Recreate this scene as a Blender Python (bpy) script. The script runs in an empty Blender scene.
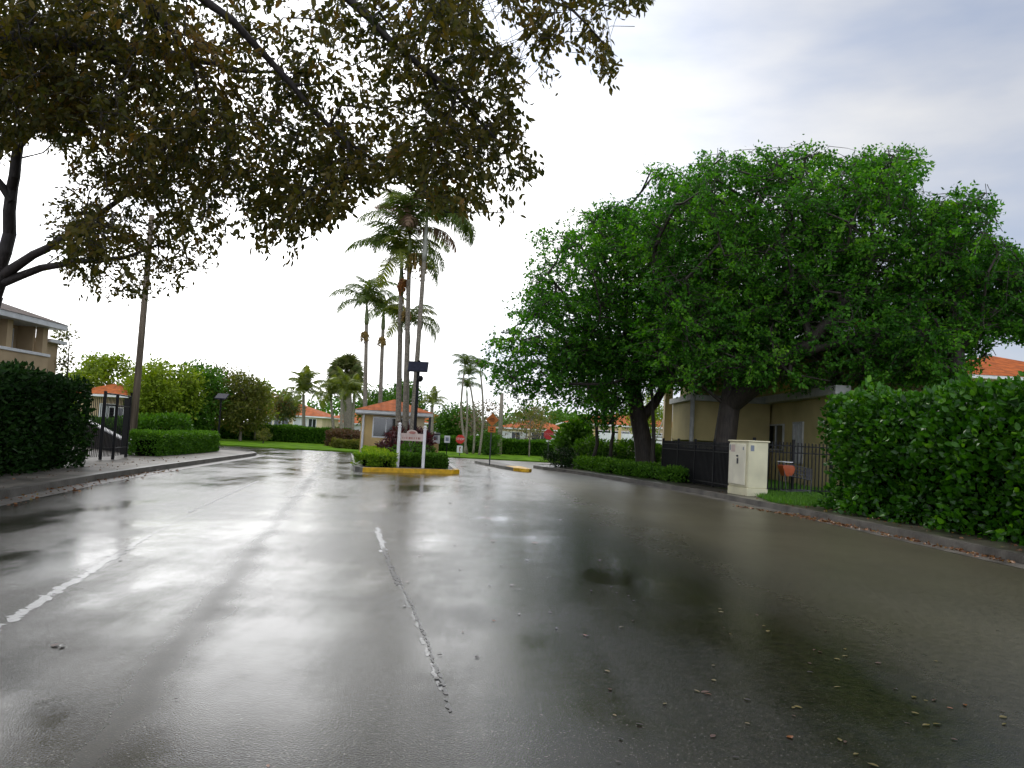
import bpy, math, random
import numpy as np
random.seed(7); RNG = np.random.default_rng(11)
sc = bpy.context.scene
COL = sc.collection
PI = math.pi
# ------------------------------------------------------------------ camera
FPX = 829.0; PITCH = math.radians(3.66); ROLL = math.radians(3.0); EYE = 1.4
_f = np.array([0, math.cos(PITCH), math.sin(PITCH)])
_r0 = np.array([1.0, 0, 0]); _u0 = np.array([0, -math.sin(PITCH), math.cos(PITCH)])
_r = _r0*math.cos(ROLL)+_u0*math.sin(ROLL); _u = -_r0*math.sin(ROLL)+_u0*math.cos(ROLL)
_c = np.array([0, 0, EYE])
def ray(x, y): return _f+_r*((x-512)/FPX)+_u*((384-y)/FPX)
def at(x, y, Y):
    d = ray(x, y); return _c+d*(Y/d[1])
def gp(x, y, z=0.0):
    d = ray(x, y); return _c+d*((z-EYE)/d[2])
def proj(P):
    v = np.asarray(P)-_c; w = v@_f; w = np.where(np.abs(w) < 1e-6, 1e-6, w)
    return 512+FPX*(v@_r)/w, 384-FPX*(v@_u)/w, w
from mathutils import Matrix
cam = bpy.data.cameras.new('camera'); co = bpy.data.objects.new('camera', cam); COL.objects.link(co)
M = Matrix(((_r[0], _u[0], -_f[0], 0), (_r[1], _u[1], -_f[1], 0), (_r[2], _u[2], -_f[2], EYE), (0, 0, 0, 1)))
co.matrix_world = M
cam.sensor_width = 36; cam.lens = FPX*36/1024; cam.clip_end = 2000; cam.clip_start = 0.05
sc.camera = co
# ------------------------------------------------------------------ materials
class NT:
    def __init__(s, m): s.t = m.node_tree; s.n = s.t.nodes; s.l = s.t.links
    def add(s, k, **kw):
        n = s.n.new(k)
        for a, v in kw.items(): setattr(n, a, v)
        return n
    def link(s, a, b): s.l.new(a, b)
def newmat(name):
    m = bpy.data.materials.new(name); m.use_nodes = True; t = NT(m)
    for n in list(t.n): t.n.remove(n)
    out = t.add('ShaderNodeOutputMaterial'); b = t.add('ShaderNodeBsdfPrincipled')
    t.link(b.outputs[0], out.inputs[0]); return m, t, b, out
def plain(name, col, rough=0.6, var=0.15, scale=3.0, bump=0.0, bscale=40.0, metal=0.0, detail=5, spec=0.5, col2=None):
    m, t, b, out = newmat(name)
    tc = t.add('ShaderNodeTexCoord'); nz = t.add('ShaderNodeTexNoise')
    nz.inputs['Scale'].default_value = scale; nz.inputs['Detail'].default_value = detail
    t.link(tc.outputs['Object'], nz.inputs['Vector'])
    rp = t.add('ShaderNodeValToRGB')
    a = [max(0, c*(1-var*1.6)) for c in col]; c2 = col2 or [min(1, c*(1+var)) for c in col]
    rp.color_ramp.elements[0].position = 0.3; rp.color_ramp.elements[1].position = 0.7
    rp.color_ramp.elements[0].color = (*a, 1); rp.color_ramp.elements[1].color = (*c2, 1)
    t.link(nz.outputs['Fac'], rp.inputs['Fac']); t.link(rp.outputs[0], b.inputs['Base Color'])
    b.inputs['Roughness'].default_value = rough; b.inputs['Metallic'].default_value = metal
    b.inputs['Specular IOR Level'].default_value = spec
    if bump:
        n2 = t.add('ShaderNodeTexNoise'); n2.inputs['Scale'].default_value = bscale; n2.inputs['Detail'].default_value = 4
        t.link(tc.outputs['Object'], n2.inputs['Vector'])
        bp = t.add('ShaderNodeBump'); bp.inputs['Strength'].default_value = bump; bp.inputs['Distance'].default_value = 0.02
        t.link(n2.outputs['Fac'], bp.inputs['Height']); t.link(bp.outputs[0], b.inputs['Normal'])
    return m
def leafmat(name, cols, rough=0.45, trans=0.3, spec=0.5, tcol=None):
    """cols: list of colours picked by the per-leaf 'tint' attribute"""
    m, t, b, out = newmat(name)
    at_ = t.add('ShaderNodeAttribute'); at_.attribute_name = 'tint'
    rp = t.add('ShaderNodeValToRGB'); rp.color_ramp.interpolation = 'LINEAR'
    els = rp.color_ramp.elements
    while len(els) < len(cols): els.new(0.5)
    for i, c in enumerate(cols):
        els[i].position = i/(len(cols)-1); els[i].color = (*c, 1)
    t.link(at_.outputs['Fac'], rp.inputs['Fac']); t.link(rp.outputs[0], b.inputs['Base Color'])
    b.inputs['Roughness'].default_value = rough; b.inputs['Specular IOR Level'].default_value = spec
    tr = t.add('ShaderNodeBsdfTranslucent')
    hs = t.add('ShaderNodeHueSaturation'); hs.inputs['Value'].default_value = 1.6; hs.inputs['Saturation'].default_value = 1.1
    if tcol: hs.inputs['Hue'].default_value = tcol
    t.link(rp.outputs[0], hs.inputs['Color']); t.link(hs.outputs[0], tr.inputs['Color'])
    mx = t.add('ShaderNodeMixShader'); mx.inputs[0].default_value = trans
    t.link(b.outputs[0], mx.inputs[1]); t.link(tr.outputs[0], mx.inputs[2]); t.link(mx.outputs[0], out.inputs[0])
    return m
def bark(name, col, rings=0):
    m, t, b, out = newmat(name)
    tc = t.add('ShaderNodeTexCoord'); mp = t.add('ShaderNodeMapping'); mp.inputs['Scale'].default_value = (6, 6, 1.2 if not rings else rings)
    t.link(tc.outputs['Object'], mp.inputs[0])
    nz = t.add('ShaderNodeTexNoise'); nz.inputs['Scale'].default_value = 2.5; nz.inputs['Detail'].default_value = 7
    t.link(mp.outputs[0], nz.inputs['Vector'])
    rp = t.add('ShaderNodeValToRGB'); rp.color_ramp.elements[0].position = .3; rp.color_ramp.elements[1].position = .72
    rp.color_ramp.elements[0].color = (*[c*.45 for c in col], 1); rp.color_ramp.elements[1].color = (*[c*1.35 for c in col], 1)
    t.link(nz.outputs['Fac'], rp.inputs[0]); t.link(rp.outputs[0], b.inputs['Base Color'])
    bp = t.add('ShaderNodeBump'); bp.inputs['Strength'].default_value = .7; bp.inputs['Distance'].default_value = .03
    t.link(nz.outputs['Fac'], bp.inputs['Height']); t.link(bp.outputs[0], b.inputs['Normal'])
    b.inputs['Roughness'].default_value = .75
    return m
def tilemat(name, col):
    m, t, b, out = newmat(name)
    uv = t.add('ShaderNodeUVMap'); uv.uv_map = 'UVMap'
    sp = t.add('ShaderNodeSeparateXYZ'); t.link(uv.outputs[0], sp.inputs[0])
    def mth(op, a, b_=None):
        n = t.add('ShaderNodeMath'); n.operation = op
        for i, v in enumerate((a, b_)):
            if v is None: continue
            if isinstance(v, (int, float)): n.inputs[i].default_value = v
            else: t.link(v, n.inputs[i])
        return n.outputs[0]
    u = mth('ABSOLUTE', mth('SINE', mth('MULTIPLY', sp.outputs[0], PI*3.2)))
    v = mth('FRACT', mth('MULTIPLY', sp.outputs[1], 2.6))
    h = mth('ADD', mth('MULTIPLY', u, .5), mth('MULTIPLY', mth('SUBTRACT', 1.0, v), 1.3))
    bp = t.add('ShaderNodeBump'); bp.inputs['Strength'].default_value = 1.0; bp.inputs['Distance'].default_value = .06
    t.link(h, bp.inputs['Height']); t.link(bp.outputs[0], b.inputs['Normal'])
    nz = t.add('ShaderNodeTexNoise'); nz.inputs['Scale'].default_value = 2.2; nz.inputs['Detail'].default_value = 8
    t.link(uv.outputs[0], nz.inputs['Vector'])
    rp = t.add('ShaderNodeValToRGB'); rp.color_ramp.elements[0].position = .32; rp.color_ramp.elements[1].position = .68
    rp.color_ramp.elements[0].color = (*[c*.55 for c in col], 1); rp.color_ramp.elements[1].color = (*[min(1, c*1.2) for c in col], 1)
    t.link(nz.outputs['Fac'], rp.inputs[0]); t.link(rp.outputs[0], b.inputs['Base Color'])
    b.inputs['Roughness'].default_value = .7; b.inputs['Specular IOR Level'].default_value = .12
    return m

def asphalt():
    m, t, b, out = newmat('wet_asphalt')
    tc = t.add('ShaderNodeTexCoord')
    def noise(scale, detail=4, vec=None, rough=.55):
        n = t.add('ShaderNodeTexNoise'); n.inputs['Scale'].default_value = scale; n.inputs['Detail'].default_value = detail
        n.inputs['Roughness'].default_value = rough
        t.link(vec or tc.outputs['Object'], n.inputs['Vector']); return n.outputs['Fac']
    def ramp(fac, p0, p1, c0, c1):
        r = t.add('ShaderNodeValToRGB'); r.color_ramp.elements[0].position = p0; r.color_ramp.elements[1].position = p1
        r.color_ramp.elements[0].color = (*c0, 1) if not isinstance(c0, (int, float)) else (c0, c0, c0, 1)
        r.color_ramp.elements[1].color = (*c1, 1) if not isinstance(c1, (int, float)) else (c1, c1, c1, 1)
        t.link(fac, r.inputs[0]); return r.outputs[0]
    def mth(op, a, b_, clamp=False):
        n = t.add('ShaderNodeMath'); n.operation = op; n.use_clamp = clamp
        for i, v in enumerate((a, b_)):
            if isinstance(v, (int, float)): n.inputs[i].default_value = v
            else: t.link(v, n.inputs[i])
        return n.outputs[0]
    # along-road coordinates (the carriageway runs 11 degrees left of straight ahead)
    mp = t.add('ShaderNodeMapping'); mp.vector_type = 'POINT'
    mp.inputs['Rotation'].default_value = (0, 0, math.radians(-11)); mp.inputs['Scale'].default_value = (1, .14, 1)
    t.link(tc.outputs['Object'], mp.inputs[0])
    streak = noise(.75, 5, mp.outputs[0], .6)        # wheel tracks worn along the road
    patch = noise(.33, 6, None, .62)                 # puddled and drained areas
    wet = mth('ADD', mth('MULTIPLY', streak, .5), mth('MULTIPLY', patch, .5))
    wetm = ramp(wet, .44, .58, 0, 1)
    grain = noise(78, 4, None, .75)
    vor = t.add('ShaderNodeTexVoronoi'); vor.inputs['Scale'].default_value = 120
    t.link(tc.outputs['Object'], vor.inputs['Vector'])
    fine = noise(14, 6, None, .6)
    colr = ramp(mth('ADD', mth('MULTIPLY', patch, .5), mth('MULTIPLY', fine, .5)), .38, .64, (.0065, .0058, .0038), (.031, .027, .017))
    sp = ramp(grain, .59, .70, 0, 1)
    mix = t.add('ShaderNodeMixRGB'); mix.blend_type = 'MIX'; t.link(colr, mix.inputs[1]); mix.inputs[2].default_value = (.30, .28, .22, 1)
    t.link(mth('MULTIPLY', sp, .5), mix.inputs[0]); t.link(mix.outputs[0], b.inputs['Base Color'])
    # one dull wheel track in the left lane
    p0 = gp(292, 503)[:2]; p1 = gp(186, 640)[:2]; dd = p1-p0; ld = float(np.hypot(*dd)); nx, ny = -dd[1]/ld, dd[0]/ld
    sx = t.add('ShaderNodeSeparateXYZ'); t.link(tc.outputs['Object'], sx.inputs[0])
    dist = mth('ABSOLUTE', mth('ADD', mth('ADD', mth('MULTIPLY', sx.outputs[0], float(nx)), mth('MULTIPLY', sx.outputs[1], float(ny))), mth('ADD', float(-(nx*p0[0]+ny*p0[1])), mth('MULTIPLY', mth('SUBTRACT', noise(1.3, 1), .5), .25))), 0)
    track = ramp(dist, .02, .26, 1, 0)
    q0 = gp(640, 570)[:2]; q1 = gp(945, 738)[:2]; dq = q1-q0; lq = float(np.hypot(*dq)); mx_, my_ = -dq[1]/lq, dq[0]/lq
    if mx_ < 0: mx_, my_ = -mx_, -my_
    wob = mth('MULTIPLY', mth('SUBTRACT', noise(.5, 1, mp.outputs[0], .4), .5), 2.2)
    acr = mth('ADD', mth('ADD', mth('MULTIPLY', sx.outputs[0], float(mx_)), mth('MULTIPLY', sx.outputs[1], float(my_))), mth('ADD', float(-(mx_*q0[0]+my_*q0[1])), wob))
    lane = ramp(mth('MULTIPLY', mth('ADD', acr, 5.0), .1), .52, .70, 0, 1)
    moss_refl = ramp(mth('ABSOLUTE', acr, 0), .15, .75, 1, 0)  # mossy strip, with the trees' dark reflection painted into its colour
    c1 = t.add('ShaderNodeMixRGB'); t.link(mth('MULTIPLY', lane, .85), c1.inputs[0]); t.link(mix.outputs[0], c1.inputs[1])
    lanec = ramp(mth('ADD', mth('MULTIPLY', patch, .4), mth('MULTIPLY', fine, .6)), .36, .64, (.050, .044, .025), (.115, .102, .064))
    c1b = t.add('ShaderNodeMixRGB'); t.link(mth('MULTIPLY', sp, .7), c1b.inputs[0]); t.link(lanec, c1b.inputs[1]); c1b.inputs[2].default_value = (.22, .21, .17, 1)
    t.link(c1b.outputs[0], c1.inputs[2])
    c2 = t.add('ShaderNodeMixRGB'); t.link(mth('MULTIPLY', moss_refl, mth('MULTIPLY', ramp(fine, .35, .6, 0, 1), .55)), c2.inputs[0]); t.link(c1.outputs[0], c2.inputs[1]); c2.inputs[2].default_value = (.026, .027, .009, 1)
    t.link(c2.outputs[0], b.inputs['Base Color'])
    wetm = mth('MULTIPLY', wetm, mth('SUBTRACT', 1.0, mth('MULTIPLY', lane, .75)))
    rg = mth('ADD', mth('MULTIPLY', mth('SUBTRACT', 1.0, wetm), .13), mth('ADD', .055, mth('ADD', mth('MULTIPLY', fine, .07), mth('ADD', mth('MULTIPLY', track, .17), mth('MULTIPLY', lane, .12)))))
    t.link(rg, b.inputs['Roughness'])
    b.inputs['IOR'].default_value = 1.45; b.inputs['Specular IOR Level'].default_value = .5
    bp = t.add('ShaderNodeBump'); bp.inputs['Distance'].default_value = .0045
    t.link(mth('ADD', .06, mth('MULTIPLY', mth('SUBTRACT', 1.0, wetm), .20)), bp.inputs['Strength'])
    t.link(mth('ADD', mth('MULTIPLY', vor.outputs['Distance'], 1.0), mth('MULTIPLY', grain, .7)), bp.inputs['Height'])
    bp2 = t.add('ShaderNodeBump'); bp2.inputs['Distance'].default_value = .02; bp2.inputs['Strength'].default_value = .04
    t.link(noise(2.2, 3), bp2.inputs['Height']); t.link(bp.outputs[0], bp2.inputs['Normal'])
    t.link(bp2.outputs[0], b.inputs['Normal'])
    return m

MT = {}
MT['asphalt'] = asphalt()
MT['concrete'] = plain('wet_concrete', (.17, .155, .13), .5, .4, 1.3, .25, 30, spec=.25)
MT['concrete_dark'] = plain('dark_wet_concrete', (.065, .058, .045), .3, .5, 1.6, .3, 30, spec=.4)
MT['kerb'] = plain('kerb_concrete', (.24, .23, .20), .38, .35, 2.5, .3, 25)
MT['kerb_dark'] = plain('kerb_dirty', (.11, .10, .085), .4, .4, 2.0, .4, 20)
MT['soil'] = plain('wet_soil', (.035, .026, .016), .55, .4, 4, .8, 12)
MT['lawn'] = plain('lawn', (.07, .16, .008), .9, .3, 1.2, .9, 30, col2=(.14, .28, .012), spec=.03)
MT['ground'] = plain('far_ground', (.05, .10, .02), .9, .3, .2, spec=.03)
MT['yellow'] = plain('yellow_kerb_paint', (.74, .42, .015), .45, .2, 6, .2, 30)
MT['white'] = plain('white_paint', (.80, .79, .78), .4, .06, 4)
MT['offwhite'] = plain('cream_metal', (.76, .71, .48), .42, .12, 1.6, detail=9)
MT['cream_door'] = plain('pale_door_metal', (.80, .76, .60), .4, .11, 1.8, detail=9)
MT['stucco'] = plain('beige_stucco', (.62, .44, .19), .85, .1, 2, .3, 60)
MT['stucco_b'] = plain('ochre_stucco', (.50, .41, .19), .85, .1, 1, .3, 60)
MT['stucco_tan'] = plain('tan_stucco', (.50, .37, .22), .85, .1, 1, .3, 60)
MT['stucco_pale'] = plain('pale_stucco', (.62, .50, .32), .85, .1, 1, .2, 50)
MT['trim'] = plain('grey_white_trim', (.78, .78, .78), .5, .08, 3)
MT['trim_dull'] = plain('weathered_trim', (.42, .42, .40), .6, .15, 3)
MT['tile'] = tilemat('terracotta_tile', (.42, .098, .012))
MT['tile_brown'] = tilemat('brown_tile', (.09, .065, .055))
MT['black'] = plain('black_metal', (.008, .008, .009), .5, .2, 5, spec=.2)
MT['dark'] = plain('dark_grey_metal', (.04, .04, .045), .45, .2, 5)
MT['steel'] = plain('galvanised_steel', (.32, .32, .33), .4, .15, 8, metal=.7)
MT['glass'] = plain('window_glass', (.018, .022, .022), .08, .2, 1, spec=.8)
MT['blind'] = plain('window_blind', (.55, .55, .55), .5, .1, 6)
MT['pv'] = plain('solar_cells', (.03, .032, .05), .6, .15, 9, spec=.1)
MT['orange'] = plain('orange_sign_sheeting', (.62, .17, .012), .5, .08, 4)
MT['red'] = plain('red_sign_sheeting', (.62, .03, .02), .45, .06, 4)
MT['red_dark'] = plain('faded_dark_red_sheeting', (.42, .016, .022), .5, .08, 4)
MT['sign_white'] = plain('white_sign_sheeting', (.74, .75, .77), .45, .05, 4)
MT['sign_grey'] = plain('grey_print', (.22, .25, .30), .6, .1, 4)
MT['pinkwhite'] = plain('faded_pinkish_board', (.60, .47, .41), .5, .12, 5)
MT['pink'] = plain('rose_print', (.40, .16, .13), .6, .2, 12)
MT['wood'] = bark('pole_wood', (.21, .165, .115), .3)
MT['bark_oak'] = bark('oak_bark', (.045, .035, .027))
MT['bark_near'] = bark('near_bark', (.035, .027, .024))
MT['bark_pale'] = bark('pale_bark', (.20, .17, .13))
MT['palm_bark'] = bark('palm_bark', (.30, .26, .20), 9)
MT['palm_shaft'] = plain('palm_crownshaft', (.16, .20, .07), .45, .2, 3)
MT['palm_shaft_grey'] = plain('palm_crownshaft_grey', (.36, .36, .30), .45, .2, 3)
MT['fruit_o'] = plain('orange_palm_fruit', (.36, .13, .02), .5, .35, 20)
MT['fruit_y'] = plain('yellow_palm_fruit', (.32, .21, .05), .6, .35, 20)
MT['cart_orange'] = plain('orange_plastic', (.40, .075, .015), .4, .1, 6)
MT['cart'] = plain('cart_wire', (.10, .10, .11), .5, .2, 8, metal=.3)
MT['rubber'] = plain('rubber', (.02, .02, .02), .6, .1, 5)
L = {}
L['oak'] = leafmat('oak_leaves', [(.016, .066, .007), (.043, .148, .013), (.092, .26, .02), (.19, .39, .038)], .5, .42, .18)
L['near'] = leafmat('near_tree_leaves', [(.024, .032, .005), (.054, .056, .009), (.10, .080, .014), (.16, .09, .022)], .5, .42, .2)
L['clusia'] = leafmat('hedge_leaves', [(.009, .042, .003), (.022, .085, .005), (.05, .16, .008), (.125, .28, .02)], .33, .25, .3)
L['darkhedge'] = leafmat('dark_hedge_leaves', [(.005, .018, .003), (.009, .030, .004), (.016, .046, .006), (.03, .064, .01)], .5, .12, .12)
L['clip'] = leafmat('clipped_hedge_leaves', [(.028, .085, .007), (.05, .135, .010), (.085, .20, .015), (.14, .29, .025)], .5, .25, .2)
L['lime'] = leafmat('lime_shrub_leaves', [(.07, .16, .012), (.14, .27, .015), (.24, .36, .02), (.34, .42, .03)], .5, .3, .25)
L['mid'] = leafmat('mid_green_leaves', [(.03, .08, .008), (.055, .14, .012), (.09, .20, .018), (.14, .26, .03)], .5, .3, .2)
L['yellowgreen'] = leafmat('yellow_green_leaves', [(.09, .14, .012), (.16, .23, .018), (.24, .32, .03), (.32, .38, .05)], .55, .35, .2)
L['olive'] = leafmat('olive_leaves', [(.06, .08, .014), (.11, .13, .02), (.16, .16, .03), (.22, .17, .045)], .55, .3, .2)
L['dry'] = leafmat('dry_twig_leaves', [(.10, .075, .04), (.15, .11, .06), (.19, .16, .08), (.14, .15, .05)], .6, .3)
L['autumn'] = leafmat('russet_leaves', [(.05, .08, .015), (.09, .13, .02), (.22, .11, .03), (.28, .10, .03)], .5, .3)
L['burgundy'] = leafmat('burgundy_leaves', [(.035, .012, .016), (.07, .016, .02), (.13, .02, .02), (.05, .05, .015)], .4, .25)
L['redbrown'] = leafmat('redbrown_leaves', [(.06, .035, .018), (.10, .055, .025), (.14, .07, .03), (.07, .09, .02)], .5, .25)
L['palm'] = leafmat('palm_leaflets', [(.04, .07, .012), (.075, .12, .018), (.12, .17, .03), (.19, .22, .05)], .5, .35, .25)
L['palm_yellow'] = leafmat('palm_leaflets_yellow', [(.07, .10, .012), (.12, .16, .02), (.2, .23, .03), (.28, .28, .05)], .4, .3)  # yellower leaflets for the coconut palms and the yellow fronds
L['palm_dry'] = leafmat('palm_leaflets_dry', [(.14, .08, .05), (.20, .12, .07), (.24, .15, .09), (.18, .13, .06)], .6, .2)
L['sabal'] = leafmat('fan_leaves', [(.06, .09, .02), (.10, .13, .03), (.15, .16, .05), (.18, .15, .06)], .55, .3, .2)
L['grass'] = leafmat('grass_blades', [(.04, .12, .008), (.07, .19, .01), (.11, .26, .015), (.17, .30, .03)], .5, .3)
L['litter'] = leafmat('litter_leaves', [(.07, .03, .012), (.16, .06, .018), (.22, .10, .02), (.20, .15, .03)], .35, .05)
L['fall_y'] = plain('yellow_leaf', (.13, .10, .015), .3, .2, 40)
L['fall_o'] = plain('orange_leaf', (.20, .065, .014), .3, .2, 40)
L['fall_b'] = plain('brown_leaf', (.075, .035, .02), .3, .2, 40)
L['fall_d'] = plain('dark_leaf', (.02, .014, .01), .3, .2, 40)
# ------------------------------------------------------------------ object helpers
def tag(o, label=None, cat=None, group=None, kind=None):
    if label: o['label'] = label
    if cat: o['category'] = cat
    if group: o['group'] = group
    if kind: o['kind'] = kind
    return o
def empty(name, loc, label, cat, group=None, rz=0.0):
    o = bpy.data.objects.new(name, None); COL.objects.link(o); o.location = tuple(loc); o.rotation_euler = (0, 0, rz)
    o.empty_display_size = .2
    return tag(o, label, cat, group)
def mesh_obj(name, me, parent=None, loc=None):
    o = bpy.data.objects.new(name, me); COL.objects.link(o)
    if parent is not None:
        o.parent = parent
        # geometry is given in world space: undo the (unrotated) parent offset
        p = parent; off = [0, 0, 0]
        while p is not None:
            off = [off[i]+p.location[i] for i in range(3)]; p = p.parent
        o.location = [-v for v in off]
    if loc is not None: o.location = tuple(loc)
    return o
def rawmesh(name, V, faces_flat, fsizes, mats, tint=None, uv=None, mi=None, smooth=False):
    me = bpy.data.meshes.new(name)
    V = np.asarray(V, dtype=np.float32); ff = np.asarray(faces_flat, dtype=np.int32); fs = np.asarray(fsizes, dtype=np.int32)
    me.vertices.add(len(V)); me.vertices.foreach_set('co', V.ravel())
    me.loops.add(len(ff)); me.loops.foreach_set('vertex_index', ff)
    me.polygons.add(len(fs)); st = np.zeros(len(fs), dtype=np.int32); st[1:] = np.cumsum(fs)[:-1]
    me.polygons.foreach_set('loop_start', st); me.polygons.foreach_set('loop_total', fs)
    if mi is not None: me.polygons.foreach_set('material_index', np.asarray(mi, dtype=np.int32))
    me.polygons.foreach_set('use_smooth', np.full(len(fs), smooth, dtype=bool))
    for m in mats: me.materials.append(m)
    if tint is not None:
        a = me.attributes.new('tint', 'FLOAT', 'FACE'); a.data.foreach_set('value', np.asarray(tint, dtype=np.float32))
    if uv is not None:
        u = me.uv_layers.new(name='UVMap'); u.data.foreach_set('uv', np.asarray(uv, dtype=np.float32).ravel())
    me.update(calc_edges=True); me.validate(); return me
class MB:
    def __init__(s): s.v = []; s.f = []; s.mi = []; s.mats = []; s.uv = []; s.hasuv = False
    def m(s, mat):
        if mat not in s.mats: s.mats.append(mat)
        return s.mats.index(mat)
    def face(s, pts, mat, uv=None):
        n = len(s.v); s.v += [tuple(p) for p in pts]; s.f.append(list(range(n, n+len(pts)))); s.mi.append(s.m(mat))
        if uv: s.hasuv = True
        s.uv += (uv if uv else [(0, 0)]*len(pts)); return s
    def box(s, c, size, mat, rz=0.0, bev=0.0, tilt=None):
        """centre c, full size, optional rotation about z"""
        hx, hy, hz = [d/2 for d in size]; ca, sa = math.cos(rz), math.sin(rz)
        b = min(bev, hx*.8, hy*.8, hz*.8)
        if b <= 0:
            rings = [(-hz, 0), (hz, 0)]
        else:
            rings = [(-hz, b), (-hz+b, 0), (hz-b, 0), (hz, b)]
        loops = []
        for z, ins in rings:
            x, y = hx-ins, hy-ins
            q = b*.999 if b > 0 else 0
            if b > 0: P = [(-x+q, -y), (x-q, -y), (x, -y+q), (x, y-q), (x-q, y), (-x+q, y), (-x, y-q), (-x, -y+q)]
            else: P = [(-x, -y), (x, -y), (x, y), (-x, y)]
            L_ = []
            for px_, py_ in P:
                p = np.array([px_, py_, z])
                if tilt is not None: p = tilt@p
                L_.append((c[0]+p[0]*ca-p[1]*sa, c[1]+p[0]*sa+p[1]*ca, c[2]+p[2]))
            loops.append(L_)
        s.loft(loops, mat, True); return s
    def loft(s, loops, mat, caps=True):
        n = len(s.v); k = len(loops[0]); mi = s.m(mat)
        for l in loops: s.v += [tuple(p) for p in l]
        for i in range(len(loops)-1):
            for j in range(k):
                a = n+i*k+j; b = n+i*k+(j+1) % k
                s.f.append([a, b, b+k, a+k]); s.mi.append(mi); s.uv += [(0, 0)]*4
        if caps:
            s.f.append([n+j for j in reversed(range(k))]); s.mi.append(mi); s.uv += [(0, 0)]*k
            e = n+(len(loops)-1)*k
            s.f.append([e+j for j in range(k)]); s.mi.append(mi); s.uv += [(0, 0)]*k
        return s
    def tube(s, pts, rad, mat, sides=8, caps=True):
        pts = [np.array(p, float) for p in pts]
        if isinstance(rad, (int, float)): rad = [rad]*len(pts)
        loops = []; up = None
        for i, p in enumerate(pts):
            d = pts[min(i+1, len(pts)-1)]-pts[max(i-1, 0)]; d = d/(np.linalg.norm(d)+1e-9)
            if up is None:
                up = np.array([1., 0, 0]) if abs(d[0]) < .8 else np.array([0, 1., 0])
            x = np.cross(up, d); x /= np.linalg.norm(x)+1e-9; y = np.cross(d, x); up = y
            # keep a stable frame
            loops.append([p+rad[i]*(math.cos(a)*x+math.sin(a)*y) for a in [2*PI*j/sides for j in range(sides)]])
            up = np.cross(d, x)*0+np.array(up)
        return s.loft(loops, mat, caps)
    def lathe(s, prof, c, mat, sides=14, ax=None):
        loops = [[(c[0]+r*math.cos(2*PI*j/sides), c[1]+r*math.sin(2*PI*j/sides), c[2]+z) for j in range(sides)] for r, z in prof]
        return s.loft(loops, mat, True)
    def prism(s, poly, z0, z1, mat, side=None):
        a = sum(poly[i][0]*poly[(i+1) % len(poly)][1]-poly[(i+1) % len(poly)][0]*poly[i][1] for i in range(len(poly)))
        P = list(poly) if a > 0 else list(reversed(poly))
        s.face([(p[0], p[1], z1) for p in P], mat)
        for i in range(len(P)):
            p, q = P[i], P[(i+1) % len(P)]
            s.face([(p[0], p[1], z0), (q[0], q[1], z0), (q[0], q[1], z1), (p[0], p[1], z1)], side or mat)
        return s
    def plate(s, outline, c, ux, uy, nrm, th, mat):
        """flat shape with thickness; outline in 2D, ux/uy axes, nrm normal"""
        ux, uy, nrm, c = map(np.array, (ux, uy, nrm, c))
        A = [c+ux*x+uy*y+nrm*th/2 for x, y in outline]; B = [c+ux*x+uy*y-nrm*th/2 for x, y in outline]
        return s.loft([B, A], mat, True)
    def build(s, name, parent=None, smooth=False):
        ff = [i for f in s.f for i in f]; fs = [len(f) for f in s.f]
        me = rawmesh(name, s.v, ff, fs, s.mats, uv=s.uv if s.hasuv else None, mi=s.mi, smooth=smooth)
        return mesh_obj(name, me, parent)
# ------------------------------------------------------------------ foliage
def unit(a): return a/(np.linalg.norm(a, axis=-1, keepdims=True)+1e-9)
def leaves(name, P, D, S, mat, parent=None, asp=.5, tint=None, hexa=False, rng=RNG, extra=None):
    n = len(P); D = unit(D)
    R_ = rng.normal(size=(n, 3)); R_[:, 2] += .0
    W = unit(np.cross(D, R_)); N = np.cross(D, W)
    S = np.broadcast_to(np.asarray(S, float), (n,))[:, None]
    hw = S*asp*.5
    if hexa:
        V = np.stack([P, P+D*S*.28+W*hw*.9+N*S*.05, P+D*S*.68+W*hw*.85+N*S*.03, P+D*S-N*S*.06, P+D*S*.68-W*hw*.85+N*S*.03, P+D*S*.28-W*hw*.9+N*S*.05], 1)
        k = 6
    else:
        V = np.stack([P, P+D*S*.45+W*hw+N*S*.06, P+D*S, P+D*S*.45-W*hw+N*S*.06], 1); k = 4
    if tint is None: tint = np.clip(rng.normal(.42, .22, n), 0, 1)
    me = rawmesh(name, V.reshape(-1, 3), np.arange(n*k), np.full(n, k), [mat], tint=tint)
    return mesh_obj(name, me, parent)
def inpoly(x, y, poly):
    x = np.asarray(x); y = np.asarray(y); ins = np.zeros(x.shape, bool); n = len(poly)
    for i in range(n):
        x0, y0 = poly[i]; x1, y1 = poly[(i+1) % n]
        c = ((y0 > y) != (y1 > y)) & (x < (x1-x0)*(y-y0)/((y1-y0) if y1 != y0 else 1e-9)+x0)
        ins ^= c
    return ins
def ell(n, c, r, shell=.6, rng=RNG):
    d = unit(rng.normal(size=(n, 3))); rad = rng.random(n)**(1/3)
    rad = np.where(rng.random(n) < shell, .72+.28*rad, rad)
    return np.array(c)+d*rad[:, None]*np.array(r)
def clump_leaves(C, per, rc, rng=RNG, flat=.75, droop=.25):
    n = len(C)*per
    o = rng.normal(size=(n, 3)); o = unit(o)*(rng.random(n)**.45)[:, None]
    o *= np.array([1, 1, flat])
    rcs = np.repeat(rc*(.65+.7*rng.random(len(C))), per)[:, None]
    P = np.repeat(C, per, 0)+o*rcs
    D = unit(o)+.9*rng.normal(size=(n, 3)); D[:, 2] -= droop
    t = np.repeat(rng.normal(0, .13, len(C)), per)+rng.normal(.42, .17, n)
    return P, D, np.clip(t, 0, 1)
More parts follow.
